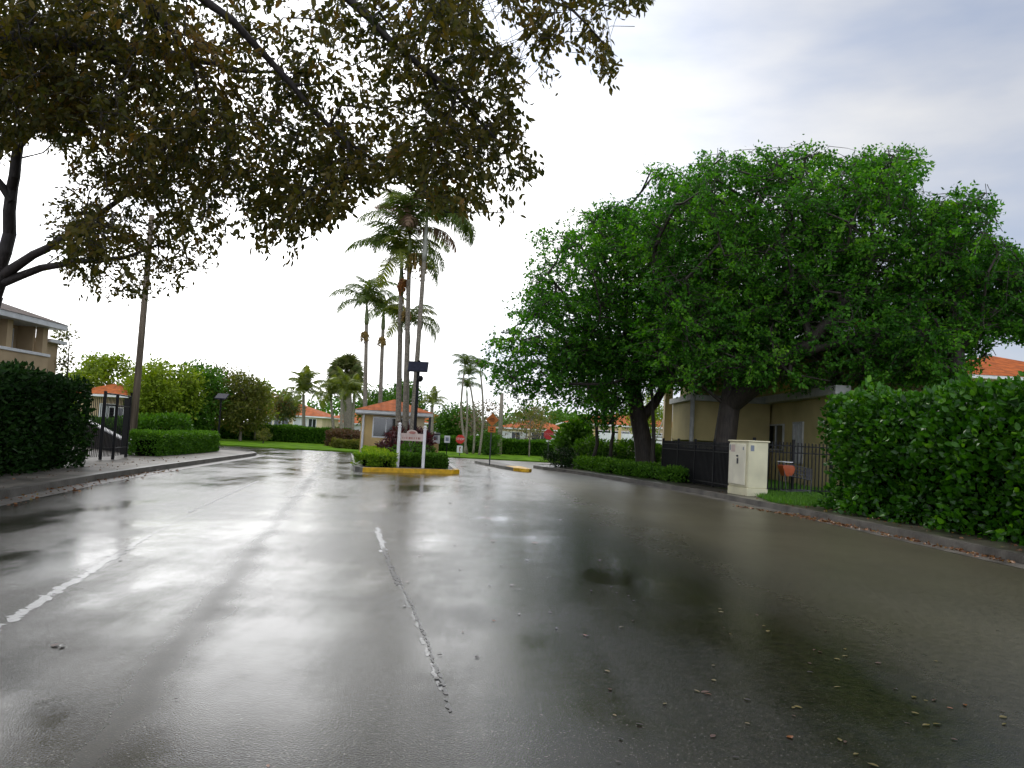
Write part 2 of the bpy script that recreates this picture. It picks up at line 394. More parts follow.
def sprays(C, ntw, length, per, rng=RNG, droop=.5, spread=.05, tsd=.16):
    """every clump centre carries ntw thin twigs; leaves sit along each twig. Returns leaf bases, directions, tints and twig end points"""
    m = len(C)*ntw; c = np.repeat(C, ntw, 0)+rng.normal(0, length*.16, (m, 3))
    d = unit(rng.normal(size=(m, 3))*np.array([1, 1, .55])); ln = (length*(.55+.75*rng.random(m)))[:, None]
    dr = np.array([0, 0, -1])*(droop*(.4+.9*rng.random(m)))[:, None]
    def pt(u, i): return c[i]+d[i]*ln[i]*u+dr[i]*ln[i]*u*u*.8
    i = np.repeat(np.arange(m), per); u = .12+.88*np.sqrt(rng.random(len(i)))[:, None]
    P = pt(u, i)+rng.normal(0, spread*length, (len(i), 3))
    tang = unit(d[i]+dr[i]*1.6*u); D = tang*.7+rng.normal(0, .62, (len(i), 3)); D[:, 2] -= droop*.45
    t = np.repeat(rng.normal(0, tsd, len(C)), ntw*per)+np.repeat(rng.normal(0, tsd*.6, m), per)+rng.normal(.42, .13, len(i))
    ii = np.arange(m); tw = [pt(np.full((m, 1), q), ii) for q in (0, .5, 1.0)]
    return P, D, np.clip(t, 0, 1), tw
def grow(paths, C, step=.7, kr=.011, rmin=.006, rng=RNG, wander=.12, pathw=.25):
    """paths: list of (points, radii). Connects every clump centre C to the nearest limb. Returns frustum list"""
    pos = []; par = []; rad = []; plen = []
    for pts, rr in paths:
        pts = [np.array(p, float) for p in pts]
        dense = []; drad = []
        for i in range(len(pts)-1):
            k = max(1, int(np.linalg.norm(pts[i+1]-pts[i])/step))
            for j in range(k):
                u = j/k; dense.append(pts[i]*(1-u)+pts[i+1]*u+rng.normal(size=3)*wander*.35*(0 if i == 0 and j == 0 else 1)*min(1, rr[i]*6+.2)); drad.append(rr[i]*(1-u)+rr[i+1]*u)
        dense.append(pts[-1]); drad.append(rr[-1])
        if pos:
            A = np.array(pos); prev = int(np.argmin(((A-dense[0])**2).sum(1)))
        else: prev = -1
        for p, r_ in zip(dense, drad):
            pos.append(p); par.append(prev); rad.append(r_); plen.append(0 if prev < 0 else plen[prev]+float(np.linalg.norm(p-pos[prev]))); prev = len(pos)-1
    fixed = len(pos)
    order = np.argsort([min(np.linalg.norm(np.array(pos[:fixed])-c, axis=1)) for c in C]) if len(C) else []
    cap = fixed+40*len(C)+10; A = np.zeros((cap, 3)); A[:fixed] = pos; Lp = np.zeros(cap); Lp[:fixed] = plen; n = fixed
    down = {}
    for ci in order:
        c = C[ci]; d = np.linalg.norm(A[:n]-c, axis=1); sco = d+pathw*Lp[:n]; b = int(np.argmin(sco)); dist = d[b]
        k = max(1, min(30, int(dist/step))); prev = b; p0 = A[b].copy(); sag = .10*dist
        for j in range(1, k+1):
            u = j/k; q = p0*(1-u)+c*u; q = q+np.array([0, 0, sag*math.sin(PI*u)*.6])+(rng.normal(size=3)*wander if j < k else 0)
            A[n] = q; Lp[n] = Lp[prev]+np.linalg.norm(q-A[prev]); par.append(prev); rad.append(0); prev = n; n += 1
        down[prev] = down.get(prev, 0)+1
    cnt = np.zeros(n)
    for k_, v in down.items(): cnt[k_] += v
    for i in range(n-1, -1, -1):
        if par[i] >= 0: cnt[par[i]] += cnt[i]
    R_ = np.array([rad[i] if i < fixed else max(rmin, kr*cnt[i]**.55) for i in range(n)])
    for i in range(fixed, n): R_[i] = min(R_[i], R_[par[i]]*.95+.001)
    return A[:n], np.array(par), R_
def branch_mesh(name, A, par, R_, mat, parent=None, sides=6, minr=0):
    V = []; F = []
    idx = [i for i in range(len(A)) if par[i] >= 0 and R_[i] >= minr]
    p0 = A[par[idx]]; p1 = A[idx]; d = unit(p1-p0)
    ref = np.where(np.abs(d[:, 2:3]) > .9, np.array([[1., 0, 0]]), np.array([[0, 0, 1.]]))
    x = unit(np.cross(ref, d)); y = np.cross(d, x)
    r0 = np.minimum(R_[par[idx]], R_[idx]*1.6)[:, None]; r1 = R_[idx][:, None]
    k = sides; n = len(idx); VV = np.zeros((n, 2*k, 3))
    for j in range(k):
        a = 2*PI*j/k; o = math.cos(a)*x+math.sin(a)*y
        VV[:, j] = p0-d*r0*.25+o*r0; VV[:, k+j] = p1+d*r1*.25+o*r1
    base = (np.arange(n)*2*k)[:, None, None]
    q = np.array([[j, (j+1) % k, k+(j+1) % k, k+j] for j in range(k)])[None]
    F = (base+q).reshape(-1)
    me = rawmesh(name, VV.reshape(-1, 3), F, np.full(n*k, 4), [mat], smooth=True)
    return mesh_obj(name, me, parent)
def tree(name, label, cat, base, paths, C, per, rc, lsize, lmat, bmat, group=None, poly=None, asp=.5, hexa=False, kr=.011, rmin=.006, step=.7, jit=4, flat=.75, droop=.25, minr=0, tintshift=0, rng=RNG, wander=.12, spray=None):
    root = empty(name, base, label, cat, group)
    A, par, R_ = grow(paths, C, step=step, kr=kr, rmin=rmin, rng=rng, wander=wander)
    if poly is not None:
        x, y, w = proj(A); drop = (R_ < .05) & ~inpoly(x, y, poly) & (w > .5) & (x > -20) & (y > -20); keep_ = ~drop
        for i in range(len(par)-1, 0, -1):
            if keep_[i] and par[i] >= 0: keep_[par[i]] = True
        par = np.where(keep_, par, -1)
    branch_mesh('trunk', A, par, R_, bmat, root, minr=minr)
    if spray:
        P, D, t, tw = sprays(C, spray[0], spray[1], spray[2], rng, droop)
        a = tw[0]; b_ = tw[1]; e_ = tw[2]
        if poly is not None:
            x, y, w = proj(e_); k_ = inpoly(x, y, poly) | (w < .5); a, b_, e_ = a[k_], b_[k_], e_[k_]
        m_ = len(a); A2 = np.concatenate([a, b_, e_]); p2 = np.concatenate([np.full(m_, -1), np.arange(m_), np.arange(m_)+m_]); r2 = np.concatenate([np.full(m_, spray[3]), np.full(m_, spray[3]*.8), np.full(m_, spray[3]*.4)])
        branch_mesh('twigs', A2, p2, r2, bmat, root, sides=3)
    else: P, D, t = clump_leaves(C, per, rc, rng, flat, droop)
    S = lsize*(.65+.7*rng.random(len(P)))
    if poly is not None:
        x, y, w = proj(P+D*0)
        keep = inpoly(x+rng.normal(0, jit, len(P)), y+rng.normal(0, jit, len(P)), poly) | (w < .5)
        P, D, t, S = P[keep], D[keep], t[keep], S[keep]
    leaves('crown', P, D, S, lmat, root, asp, np.clip(t+tintshift, 0, 1), hexa, rng)
    return root
def hedge(name, label, cat, path, width, z0, h, n, lsize, lmat, group=None, asp=.55, rough=.10, hexa=False, core=True, topbias=.35, rng=RNG, side=1, stem=True, taper=0.0, hvar=0.0):
    """path: front-face line; the hedge extends 'width' to the side*left normal"""
    path = [np.array(p[:2], float) for p in path]
    c0 = np.mean(path, axis=0); root = empty(name, (c0[0], c0[1], z0), label, cat, group)
    seg = [np.linalg.norm(path[i+1]-path[i]) for i in range(len(path)-1)]; T = sum(seg); cs = np.concatenate([[0], np.cumsum(seg)])
    PA = np.array(path)
    def along(s):
        i = np.clip(np.searchsorted(cs, s, side='right')-1, 0, len(seg)-1)
        u = (s-cs[i])/np.array(seg)[i]; d = (PA[i+1]-PA[i])/np.array(seg)[i][:, None]
        return PA[i]+(PA[i+1]-PA[i])*u[:, None], np.stack([-d[:, 1], d[:, 0]], 1)*side, d
    # areas
    aF, aT, aE, aB = T*h, T*width, width*h, T*h*.5
    w = np.array([aF, aT*1.1, aE*.5, aE*.5, aB]); w /= w.sum(); cnt = (w*n).astype(int)
    Ps = []; Ns = []
    for k, m in enumerate(cnt):
        s = rng.random(m)*T; q = rng.random(m)*width; z = rng.random(m)*h
        if k == 0: q = np.zeros(m)
        if k == 1: z = np.full(m, h)
        if k == 2: s = np.zeros(m)
        if k == 3: s = np.full(m, T)
        if k == 4: q = np.full(m, width)
        p, nn, d = along(s)
        out = np.zeros((m, 3))
        if k == 0: out[:, :2] = -nn
        if k == 1: out[:, 2] = 1
        if k == 2: out[:, :2] = -d
        if k == 3: out[:, :2] = d
        if k == 4: out[:, :2] = nn
        P = np.zeros((m, 3)); P[:, :2] = p+nn*q[:, None]; P[:, 2] = z0+z
        Ps.append(P); Ns.append(out)
    P = np.concatenate(Ps); N = np.concatenate(Ns)
    ph = rng.random(6)*6
    lump = np.sin(P[:, 0]*2.1+ph[0])*np.sin(P[:, 1]*1.9+ph[1])+np.sin(P[:, 2]*3.1+ph[2]+P[:, 0]*1.3)*.7+np.sin(P[:, 1]*4.3+P[:, 2]*3+ph[3])*.5
    P += N*(lump*rough*.6)[:, None]+N*(-np.abs(rng.normal(0, rough*1.6, len(P)))+rough*.35)[:, None]
    if hvar: P[:, 2] += ((P[:, 2]-z0)/h)**1.5*hvar*np.sin(P[:, 0]*1.1+P[:, 1]*.9+ph[4])*np.sin(P[:, 1]*.7+ph[5])
    D = N*1.0+rng.normal(size=P.shape)*.75; D[:, 2] += .35
    t = np.clip(rng.normal(.42, .2, len(P))+lump*.05, 0, 1)
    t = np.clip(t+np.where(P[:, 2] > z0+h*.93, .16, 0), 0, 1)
    P[:, 2] = np.maximum(P[:, 2], z0+.02)
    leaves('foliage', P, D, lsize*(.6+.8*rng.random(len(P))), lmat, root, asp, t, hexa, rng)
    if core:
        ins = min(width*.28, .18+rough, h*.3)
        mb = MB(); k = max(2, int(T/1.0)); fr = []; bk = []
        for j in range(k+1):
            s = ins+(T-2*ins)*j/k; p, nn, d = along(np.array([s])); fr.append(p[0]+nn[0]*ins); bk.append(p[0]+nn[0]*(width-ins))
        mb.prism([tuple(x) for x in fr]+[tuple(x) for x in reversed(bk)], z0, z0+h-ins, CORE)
        mb.build('shade_core', root)  # solid filler block; inner shade of the hedge is put into its near-black colour
    return root
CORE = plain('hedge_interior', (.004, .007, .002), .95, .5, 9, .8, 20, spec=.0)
# ------------------------------------------------------------------ palms
FROND = {}
def frond_mesh(key, length, arch, mat, npair=34, lw=.045, ll=.55, droop=.6, seed=0, rmat=None):
    rg = np.random.default_rng(seed); V = []; F = []; tint = []
    s = np.linspace(0, 1, 18); # rachis in local x-z plane: leaves upward then arches
    ang = math.radians(62)-arch*s**1.15; x = np.concatenate([[0], np.cumsum(np.cos(ang[:-1])*np.diff(s)*length)]); z = np.concatenate([[0], np.cumsum(np.sin(ang[:-1])*np.diff(s)*length)])
    def pt(u): return np.array([np.interp(u, s, x), 0, np.interp(u, s, z)])
    def quad(a, b, c, d, t): 
        n = len(V); V.extend([a, b, c, d]); F.append([n, n+1, n+2, n+3]); tint.append(t)
    for i in range(len(s)-1):
        r0 = .03*(1-s[i])+.006; r1 = .03*(1-s[i+1])+.006; a, b = pt(s[i]), pt(s[i+1])
        for (dy0, dz0, dy1, dz1) in ((1, 0, 0, 1), (0, 1, -1, 0), (-1, 0, 1, 0)):
            quad(a+[0, dy0*r0, dz0*r0], b+[0, dy0*r1, dz0*r1], b+[0, dy1*r1, dz1*r1], a+[0, dy1*r0, dz1*r0], .9)
    for i in range(npair):
        u = .13+.87*(i/(npair-1)); a = pt(u); e = pt(min(1, u+.03))-pt(u-.03); e /= np.linalg.norm(e)
        lenf = ll*(math.sin(PI*min(1, .18+u*.80))**.7)*(.85+.3*rg.random())
        for sd in (-1, 1):
            d = np.array([e[0]*.55, sd*.9, e[2]*.55+.15*rg.normal()]); d /= np.linalg.norm(d)
            w = e*lw*(.8+.4*rg.random())*(1.0)
            m_ = a+d*lenf*.5+[0, 0, -droop*.10*lenf]; tip = a+d*lenf*.9+[0, 0, -droop*lenf*(.55+.3*rg.random())]
            t = float(np.clip(rg.normal(.45, .2), 0, 1))
            quad(a-w*.5, a+w*.5, m_+w*.55, m_-w*.55, t); quad(m_-w*.55, m_+w*.55, tip+w*.1, tip-w*.1, t)
    FROND[key] = rawmesh(key, V, [i for f in F for i in f], [4]*len(F), [mat], tint=tint)
for i in range(4):
    frond_mesh('pinnate%d' % i, 2.5, math.radians(105+18*i), L['palm'], 44, .042, .68, .75+.12*i, i)
frond_mesh('yellow0', 2.3, math.radians(135), L['palm_yellow'], 42, .045, .66, .9, 9)
frond_mesh('dry0', 2.2, math.radians(120), L['palm_dry'], 40, .045, .6, 1.1, 10)
for i in range(3): frond_mesh('coco%d' % i, 3.0, math.radians(95+30*i), L['palm_yellow'], 30, .08, .7, .8, 20+i)
def fan_mesh(key, mat, seed):
    rg = np.random.default_rng(seed); V = []; F = []; tint = []
    pl = .9
    for a_, b_ in (((0, -.02, 0), (0, .02, 0)), ((0, 0, -.02), (0, 0, .02))):
        n = len(V); V.extend([np.array(a_), np.array(b_), np.array([pl, b_[1]*.6, .1+b_[2]]), np.array([pl, a_[1]*.6, .1+a_[2]])]); F.append([n, n+1, n+2, n+3]); tint.append(.8)
    for k in range(22):
        a = math.radians(-115+230*k/21); ln = .85*(.75+.35*math.cos(a*.6))*(.9+.2*rg.random())
        c = np.array([pl, 0, .1]); d = np.array([math.cos(a), math.sin(a), 0]); w = np.array([-math.sin(a), math.cos(a), 0])*.07
        m_ = c+d*ln*.6+[0, 0, .04]; tip = c+d*ln+[0, 0, -.22-.15*rg.random()]
        n = len(V); V.extend([c-w*.2, c+w*.2, m_+w, m_-w]); F.append([n, n+1, n+2, n+3]); t = float(np.clip(rg.normal(.45, .25), 0, 1)); tint.append(t)
        n = len(V); V.extend([m_-w, m_+w, tip+w*.1, tip-w*.1]); F.append([n, n+1, n+2, n+3]); tint.append(t)
    FROND[key] = rawmesh(key, V, [i for f in F for i in f], [4]*len(F), [mat], tint=tint)
for i in range(3): fan_mesh('fan%d' % i, L['sabal'], 30+i)
def palm(label, base, top, bend=0.0, r0=.14, r1=.10, fronds=12, scale=1.0, kinds=('pinnate0', 'pinnate1', 'pinnate2', 'pinnate3'), shaft=1.2, fruit=None, group=None, seed=0, elev=(-25, 60), shaftmat='palm_shaft', name='palm_tree', azim=None, boots=False, bmat='palm_bark'):
    rg = random.Random(seed); base = np.array(base, float); top = np.array(top, float)
    root = empty(name, base, label, 'palm tree', group)
    mb = MB(); N_ = 14; pts = []; rr = []
    side = np.array([bend, 0, 0])
    for i in range(N_+1):
        u = i/N_; pts.append(base*(1-u)+top*u+side*math.sin(PI*u)); rr.append((r0*(1-u)+r1*u)*(1+.03*rg.uniform(-1, 1))+(.10*r0 if i == 0 else 0))
    mb.tube(pts, rr, MT[bmat], 10); mb.build('trunk', root, True)
    ax = unit(pts[-1]-pts[-2])
    if shaft:
        mb = MB(); c = [top+ax*(shaft*u) for u in (0, .15, .45, .8, 1.0)]
        mb.tube(c, [r1*1.0, r1*1.28, r1*1.15, r1*.8, r1*.55], MT[shaftmat], 10); mb.build('crownshaft', root, True)
    head = top+ax*shaft
    for i in range(fronds):
        az = (2*PI*i*0.381966+rg.uniform(-.2, .2)) if azim is None else math.radians(azim[i % len(azim)]+rg.uniform(-8, 8))
        el = math.radians(elev[0]+(elev[1]-elev[0])*(i/(max(1, fronds-1)))+rg.uniform(-7, 7))
        me = FROND[kinds[rg.randrange(len(kinds))]]
        o = bpy.data.objects.new('frond', me); COL.objects.link(o); o.parent = root
        o.location = tuple(head-base); o.rotation_euler = (rg.uniform(-1.1, 1.1) if boots else rg.uniform(-.25, .25), -el, az); s_ = scale*rg.uniform(.85, 1.12); o.scale = (s_, s_, s_)
        o.rotation_mode = 'XYZ'
    if fruit:
        for k, (fx, fz, fr, fm) in enumerate(fruit):
            mb = MB(); c = top+np.array([fx, -.12, fz]); rg2 = np.random.default_rng(seed*7+k)
            mb.tube([top+np.array([fx*.2, 0, .05]), top+np.array([fx*.8, -.1, fz+fr*.8]), c], [.03, .025, .02], MT['fruit_y'], 5)
            for q in range(46):
                d = rg2.normal(size=3); d /= np.linalg.norm(d); d *= fr; hang = c+np.array([0, 0, fr*1.2])
                p1 = hang+np.array([d[0]*.7, d[1]*.7, -.05+abs(d[2])*.3]); p2 = hang+np.array([d[0], d[1], -fr*(.8+1.6*rg2.random())])
                mb.tube([hang, p1, p2], [.012, .012, .008], MT[fm], 3, False)
                for w_ in range(4):
                    p = p1+(p2-p1)*rg2.random()+rg2.normal(0, .02, 3); s_ = .028+.022*rg2.random()
                    mb.loft([[p+np.array([math.cos(a)*s_*rr_, math.sin(a)*s_*rr_, zz*s_]) for a in (0, 1.57, 3.14, 4.71)] for rr_, zz in ((.2, -1), (1, 0), (.2, 1))], MT[fm])
            mb.build('fruit_cluster', root)
    return root
# ================================================================== SETTING
def struct(mb, name): return tag(mb.build(name), None, None, None, 'structure')
mb = MB(); mb.face([(-500, -300, 0), (500, -300, 0), (500, 900, 0), (-500, 900, 0)], MT['ground']); struct(mb, 'ground')
def grid_sheet(x0, x1, y0, y1, z, mat):
    mb = MB(); mb.face([(x0, y0, z), (x1, y0, z), (x1, y1, z), (x0, y1, z)], mat); return mb
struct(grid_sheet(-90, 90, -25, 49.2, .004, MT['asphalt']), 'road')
LK = [(-3.3, -12), (-5.4, 0), (-6.9, 7.5), (-7.91, 13.1), (-8.45, 16), (-8.8, 18), (-9.45, 22.8), (-10.15, 29), (-10.75, 34.5), (-11.0, 36.4), (-11.5, 37.6), (-12.6, 38.6), (-14.5, 39.3), (-18, 39.8), (-90, 40.5)]
RK = [(10.4, -12), (9.0, 0), (7.9, 7), (7.24, 11.64), (6.95, 15), (6.59, 18.67), (5.75, 24.38), (4.7, 28.5), (3.65, 32.25), (2.6, 35.3), (1.6, 37.6), (1.2, 39.0), (1.35, 40.6), (2.2, 41.9), (4.2, 42.6), (90, 44)]
def offset(line, d):
    out = []
    for i, p in enumerate(line):
        a = np.array(line[max(0, i-1)]); b = np.array(line[min(len(line)-1, i+1)]); t = (b-a)/np.linalg.norm(b-a)
        out.append((p[0]-t[1]*d, p[1]+t[0]*d))
    return out
def strip(l0, l1, z0, z1, mat, side=None):
    mb = MB()
    for i in range(len(l0)-1):
        mb.face([(*l0[i], z1), (*l0[i+1], z1), (*l1[i+1], z1), (*l1[i], z1)], mat)
        if z0 is not None:
            for l in (l0, l1): mb.face([(*l[i], z0), (*l[i+1], z0), (*l[i+1], z1), (*l[i], z1)], side or mat)
    return mb
# left side: kerb, pavement, verge
struct(strip(LK, offset(LK, .16), 0, .14, MT['kerb_dark']), 'kerb')
lk2 = offset(LK, .163)
struct(strip(lk2, offset(LK, 2.1), 0, .12, MT['concrete']), 'pavement')
mb = MB(); lp = offset(LK, 2.1); mb.prism(lp+[(-90, -12)], 0, .11, MT['soil']); struct(mb, 'verge')
# right side
struct(strip(RK, offset(RK, -.16), 0, .14, MT['kerb_dark']), 'kerb')
rk2 = offset(RK, -.163)
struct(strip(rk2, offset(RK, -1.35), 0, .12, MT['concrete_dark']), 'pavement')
mb = MB(); rp_ = offset(RK, -1.35); mb.prism(rp_+[(90, -12)], 0, .11, MT['soil']); struct(mb, 'verge')
mb = MB(); mb.prism([(6.6, 32), (7.2, 24.2), (12, 24.6), (30, 26), (30, 40), (4.5, 40.5), (4.2, 37)], .10, .118, MT['lawn']); struct(mb, 'lawn')
# gutter pan along the right kerb
struct(strip(offset(RK[:11], .38), offset(RK[:11], .004), None, .0085, MT['kerb_dark']), 'gutter')
struct(strip(offset(LK[:10], -.38), offset(LK[:10], -.004), None, .0085, MT['kerb_dark']), 'gutter')
# far lawn
mb = MB(); mb.prism([(-120, 49.2), (120, 49.2), (160, 150), (-160, 150)], 0, .07, MT['lawn'])
struct(mb, 'lawn')
# guard island
IS = [(-4.75, 27.35), (-4.2, 27.75), (-1.9, 29.2), (-1.7, 29.55), (-1.85, 30.6), (-3.3, 42.6), (-3.8, 43.0), (-7.6, 42.4), (-7.9, 41.9), (-5.35, 28.9), (-5.1, 27.9)]
mb = MB()
def inset(poly, d):
    c = np.mean(poly, axis=0); out = []
    n = len(poly)
    for i in range(n):
        a = np.array(poly[i-1]); b = np.array(poly[(i+1) % n]); t = (b-a)/np.linalg.norm(b-a); out.append((poly[i][0]-t[1]*d, poly[i][1]+t[0]*d))
    return out
II = inset(IS, .17)
mby = MB(); mbk = MB()
for i in range(len(IS)):
    j = (i+1) % len(IS); tgt = mby if i in (0, 1, 2, 3) else mbk; mat = MT['yellow'] if tgt is mby else MT['kerb']
    tgt.face([(*IS[i], .15), (*IS[j], .15), (*II[j], .15), (*II[i], .15)], mat)
    tgt.face([(*IS[i], 0), (*IS[j], 0), (*IS[j], .15), (*IS[i], .15)], mat)
    tgt.face([(*II[i], .1), (*II[j], .1), (*II[j], .15), (*II[i], .15)], mat)
struct(mby, 'yellow_kerb'); struct(mbk, 'kerb')
mb = MB(); mb.prism(inset(IS, .172), 0, .13, MT['soil']); struct(mb, 'island_bed')
# small divider island with yellow nose
d2 = [(0.85, 34.0), (0.95, 34.5), (-.6, 41.8), (-1.0, 42.4), (-1.7, 42.3), (-1.6, 41.2), (-.35, 36.6), (0.3, 34.6), (0.6, 34.1)]
mb = MB(); mb.prism(d2, 0, .13, MT['concrete'], MT['kerb']); struct(mb, 'divider_island')
mb = MB(); mb.prism([(0.87, 33.95), (1.0, 34.5), (0.55, 36.9), (-.1, 36.6), (0.27, 34.6), (0.57, 34.05)], .0, .137, MT['yellow']); struct(mb, 'yellow_kerb')
# worn lane lines and seams: broken irregular flakes
def flakes(name, p0, p1, w, mat, cover, z, n, seed, bend=0.0):
    rg = random.Random(seed); mb = MB(); p0 = np.array(p0[:2]); p1 = np.array(p1[:2]); t = (p1-p0); ln = np.linalg.norm(t); t = t/ln; nn = np.array([-t[1], t[0]])
    for i in range(n):
        if rg.random() > cover: continue
        u = (i+rg.uniform(-.3, .3))/n; c = p0+t*ln*u+nn*(rg.gauss(0, w*.10)+bend*math.sin(u*PI)+.006*math.sin(u*23))
        a = ln/n*rg.uniform(1.0, 3.2); b = w*rg.uniform(.16, .42); k = 7; ph = rg.random()*6
        pts = []
        for j in range(k):
            q = 2*PI*j/k; rr = rg.uniform(.6, 1.1); pts.append(c+t*(a*math.cos(q)*rr)+nn*(b*math.sin(q)*rr))
        mb.face([(p[0], p[1], z-.0035+.000004*i) for p in pts], mat)
    return struct(mb, name)
MT['worn_paint'] = plain('worn_white_paint', (.42, .42, .41), .25, .3, 30)
MT['worn_line'] = plain('scuffed_white_paint', (.11, .11, .105), .18, .5, 10)
MT['crack'] = plain('crack_sealer', (.008, .008, .008), .3, .2, 10)
g = lambda x, y: gp(x, y, .004)
flakes('lane_line', g(-40, 650), g(150, 535), .13, MT['worn_line'], .9, .0085, 190, 1)
flakes('lane_line', g(150, 535), g(205, 508), .06, MT['worn_line'], .28, .0085, 90, 2)
flakes('pavement_seam', g(190, 512), g(258, 481), .10, MT['crack'], .8, .0095, 160, 3)
flakes('lane_line', g(377, 528), g(384, 552), .11, MT['worn_paint'], .95, .0085, 70, 4)
flakes('lane_line', g(386, 560), g(440, 690), .045, MT['worn_line'], .4, .0085, 130, 5, .03)
flakes('pavement_seam', g(383, 548), g(398, 585), .07, MT['crack'], .8, .0095, 90, 6, .0)
flakes('pavement_seam', g(396, 575), g(452, 715), .035, MT['crack'], .4, .0098, 240, 7, .03)
flakes('pavement_seam', g(255, 481), g(300, 483), .05, MT['crack'], .8, .0096, 60, 8)
flakes('pavement_seam', g(300, 483), g(345, 487), .04, MT['crack'], .45, .0096, 60, 18)
flakes('pavement_seam', g(230, 494), g(330, 500), .05, MT['crack'], .3, .0099, 70, 19)
# ================================================================== BUILDINGS
def hip_roof(mb, x0, x1, y0, y1, z, ridge, mat, over=.0, alongx=True, rot=None):
    x0 -= over; x1 += over; y0 -= over; y1 += over; w = (y1-y0)/2 if alongx else (x1-x0)/2
    L_ = max(0, ((x1-x0) if alongx else (y1-y0))-2*w)
    cx, cy = (x0+x1)/2, (y0+y1)/2
    if alongx: r0 = (cx-L_/2, cy, z+ridge); r1 = (cx+L_/2, cy, z+ridge)
    else: r0 = (cx, cy-L_/2, z+ridge); r1 = (cx, cy+L_/2, z+ridge)
    A, B, C_, D = (x0, y0, z), (x1, y0, z), (x1, y1, z), (x0, y1, z)
    def f(pts):
        p = [np.array(q, float) for q in pts]; e = p[1]-p[0]; e /= np.linalg.norm(e); nrm = np.cross(p[1]-p[0], p[-1]-p[0]); s = np.cross(nrm, e); s /= np.linalg.norm(s)
        mb.face(pts, mat, [(float((q-p[0])@e), float((q-p[0])@s)) for q in p])
    if alongx:
        f([A, B, r1, r0] if L_ > 1e-3 else [A, B, r0]); f([B, C_, r1]); f([C_, D, r0, r1] if L_ > 1e-3 else [C_, D, r0]); f([D, A, r0])
    else:
        f([A, B, r0]); f([B, C_, r1, r0]); f([C_, D, r1]); f([D, A, r0, r1])
    return mb
def window_y(root, xc, zc, w, h, y, trim='white', pane='glass', mull=1, name='window'):
    """window on a wall facing -y at depth y"""
    mb = MB(); t = .06
    for sx in (-1, 1): mb.box((xc+sx*(w/2), y-.03, zc), (t, .08, h+t), MT[trim])
    for sz in (-1, 1): mb.box((xc, y-.032, zc+sz*(h/2)), (w-t, .08, t), MT[trim])
    for k in range(mull): mb.box((xc-w/2+w*(k+1)/(mull+1), y-.028, zc), (t*.7, .06, h-t), MT[trim])
    fr = mb.build(name, root)
    m2 = MB(); m2.box((xc, y-.004, zc), (w-t*.9, .02, h-t*.9), MT[pane]); p = m2.build('pane', fr); 
    p.location = (0, 0, 0)
    return fr
def window_x(root, x, yc, zc, w, h, sgn, trim='white', pane='glass', mull=1):
    mb = MB(); t = .06; o = sgn
    for s_ in (-1, 1): mb.box((x+o*.03, yc+s_*w/2, zc), (.08, t, h+t), MT[trim])
    for s_ in (-1, 1): mb.box((x+o*.032, yc, zc+s_*h/2), (.08, w-t, t), MT[trim])
    for k in range(mull): mb.box((x+o*.028, yc-w/2+w*(k+1)/(mull+1), zc), (.06, t*.7, h-t), MT[trim])
    fr = mb.build('window', root)
    m2 = MB(); m2.box((x+o*.004, yc, zc), (.02, w-t*.9, h-t*.9), MT[pane]); p = m2.build('pane', fr); p.location = (0, 0, 0)
    return fr
# guardhouse
gy = 38.3
eL = at(356, 409.5, gy); eR = at(433, 414, gy); ez = (eL[2]+eR[2])/2
gx0, gx1 = eL[0], eR[0]
gh = empty('guardhouse', ((gx0+gx1)/2, gy, .13), 'small beige guardhouse with orange tile roof on the planted island', 'guardhouse')
wx0 = at(362, 440, gy+.45)[0]; wx1 = gx1-.35; wy0 = gy+.45; wy1 = gy+3.2
wl0 = at(374, 430, wy0)[0]; wl1 = at(387, 430, wy0)[0]; wr0 = at(392, 430, wy0)[0]; wr1 = at(413, 430, wy0)[0]
mb = MB(); zs, zt = 1.05, 2.02
top = ez-.12
mb.box(((wx0+wl0)/2, wy0+.1, (top+.13)/2), (wl0-wx0, .2, top-.13), MT['stucco'])
mb.box(((wl0+wr1)/2, wy0+.1, (zs+.13)/2), (wr1-wl0, .2, zs-.13), MT['stucco'])
mb.box(((wl0+wr1)/2, wy0+.1, (zt+top)/2), (wr1-wl0, .2, top-zt), MT['stucco_tan'])
mb.box(((wr1+wx1)/2, wy0+.1, (top+.13)/2), (wx1-wr1, .2, top-.13), MT['stucco_pale'])
mb.box((wx0+.1, (wy0+wy1)/2+.1, (top+.13)/2), (.2, wy1-wy0-.2, top-.13), MT['stucco_tan'])
mb.box((wx1-.1, (wy0+wy1)/2+.1, (top+.13)/2), (.2, wy1-wy0-.2, top-.13), MT['stucco_tan'])
mb.box(((wx0+wx1)/2, wy1+.1, (top+.13)/2), (wx1-wx0, .2, top-.13), MT['stucco'])
mb.build('wall', gh)
window_y(gh, (wl0+wr1)/2, (zs+zt)/2, wr1-wl0-.06, zt-zs-.06, wy0+.06, 'trim', 'glass', 2)
mb = MB(); mb.box(((gx0+gx1)/2, gy+1.85, ez-.06), (gx1-gx0, 3.7, .16), MT['trim'], bev=.01); mb.build('fascia', gh)
mb = MB(); hip_roof(mb, gx0, gx1, gy, gy+3.7, ez+.022, .62, MT['tile'], .04); mb.build('roof', gh)
mb = MB(); dx = at(364.5, 430, gy+.35)[0]; mb.tube([(dx, gy+.38, .13), (dx, gy+.38, ez-.16)], .055, MT['white'], 8); mb.build('downspout', gh)
mb = MB(); mb.box(((wx0+wx1)/2, gy+1.85, ez-.16), (gx1-gx0-.2, 3.5, .03), MT['trim']); mb.build('soffit', gh)
mb = MB(); cx_ = at(430, 430, gy+.2)[0]; mb.tube([(gx1-.12, gy+.2, .13), (gx1-.12, gy+.2, ez-.16)], .06, MT['dark'], 8); mb.build('corner_post', gh)

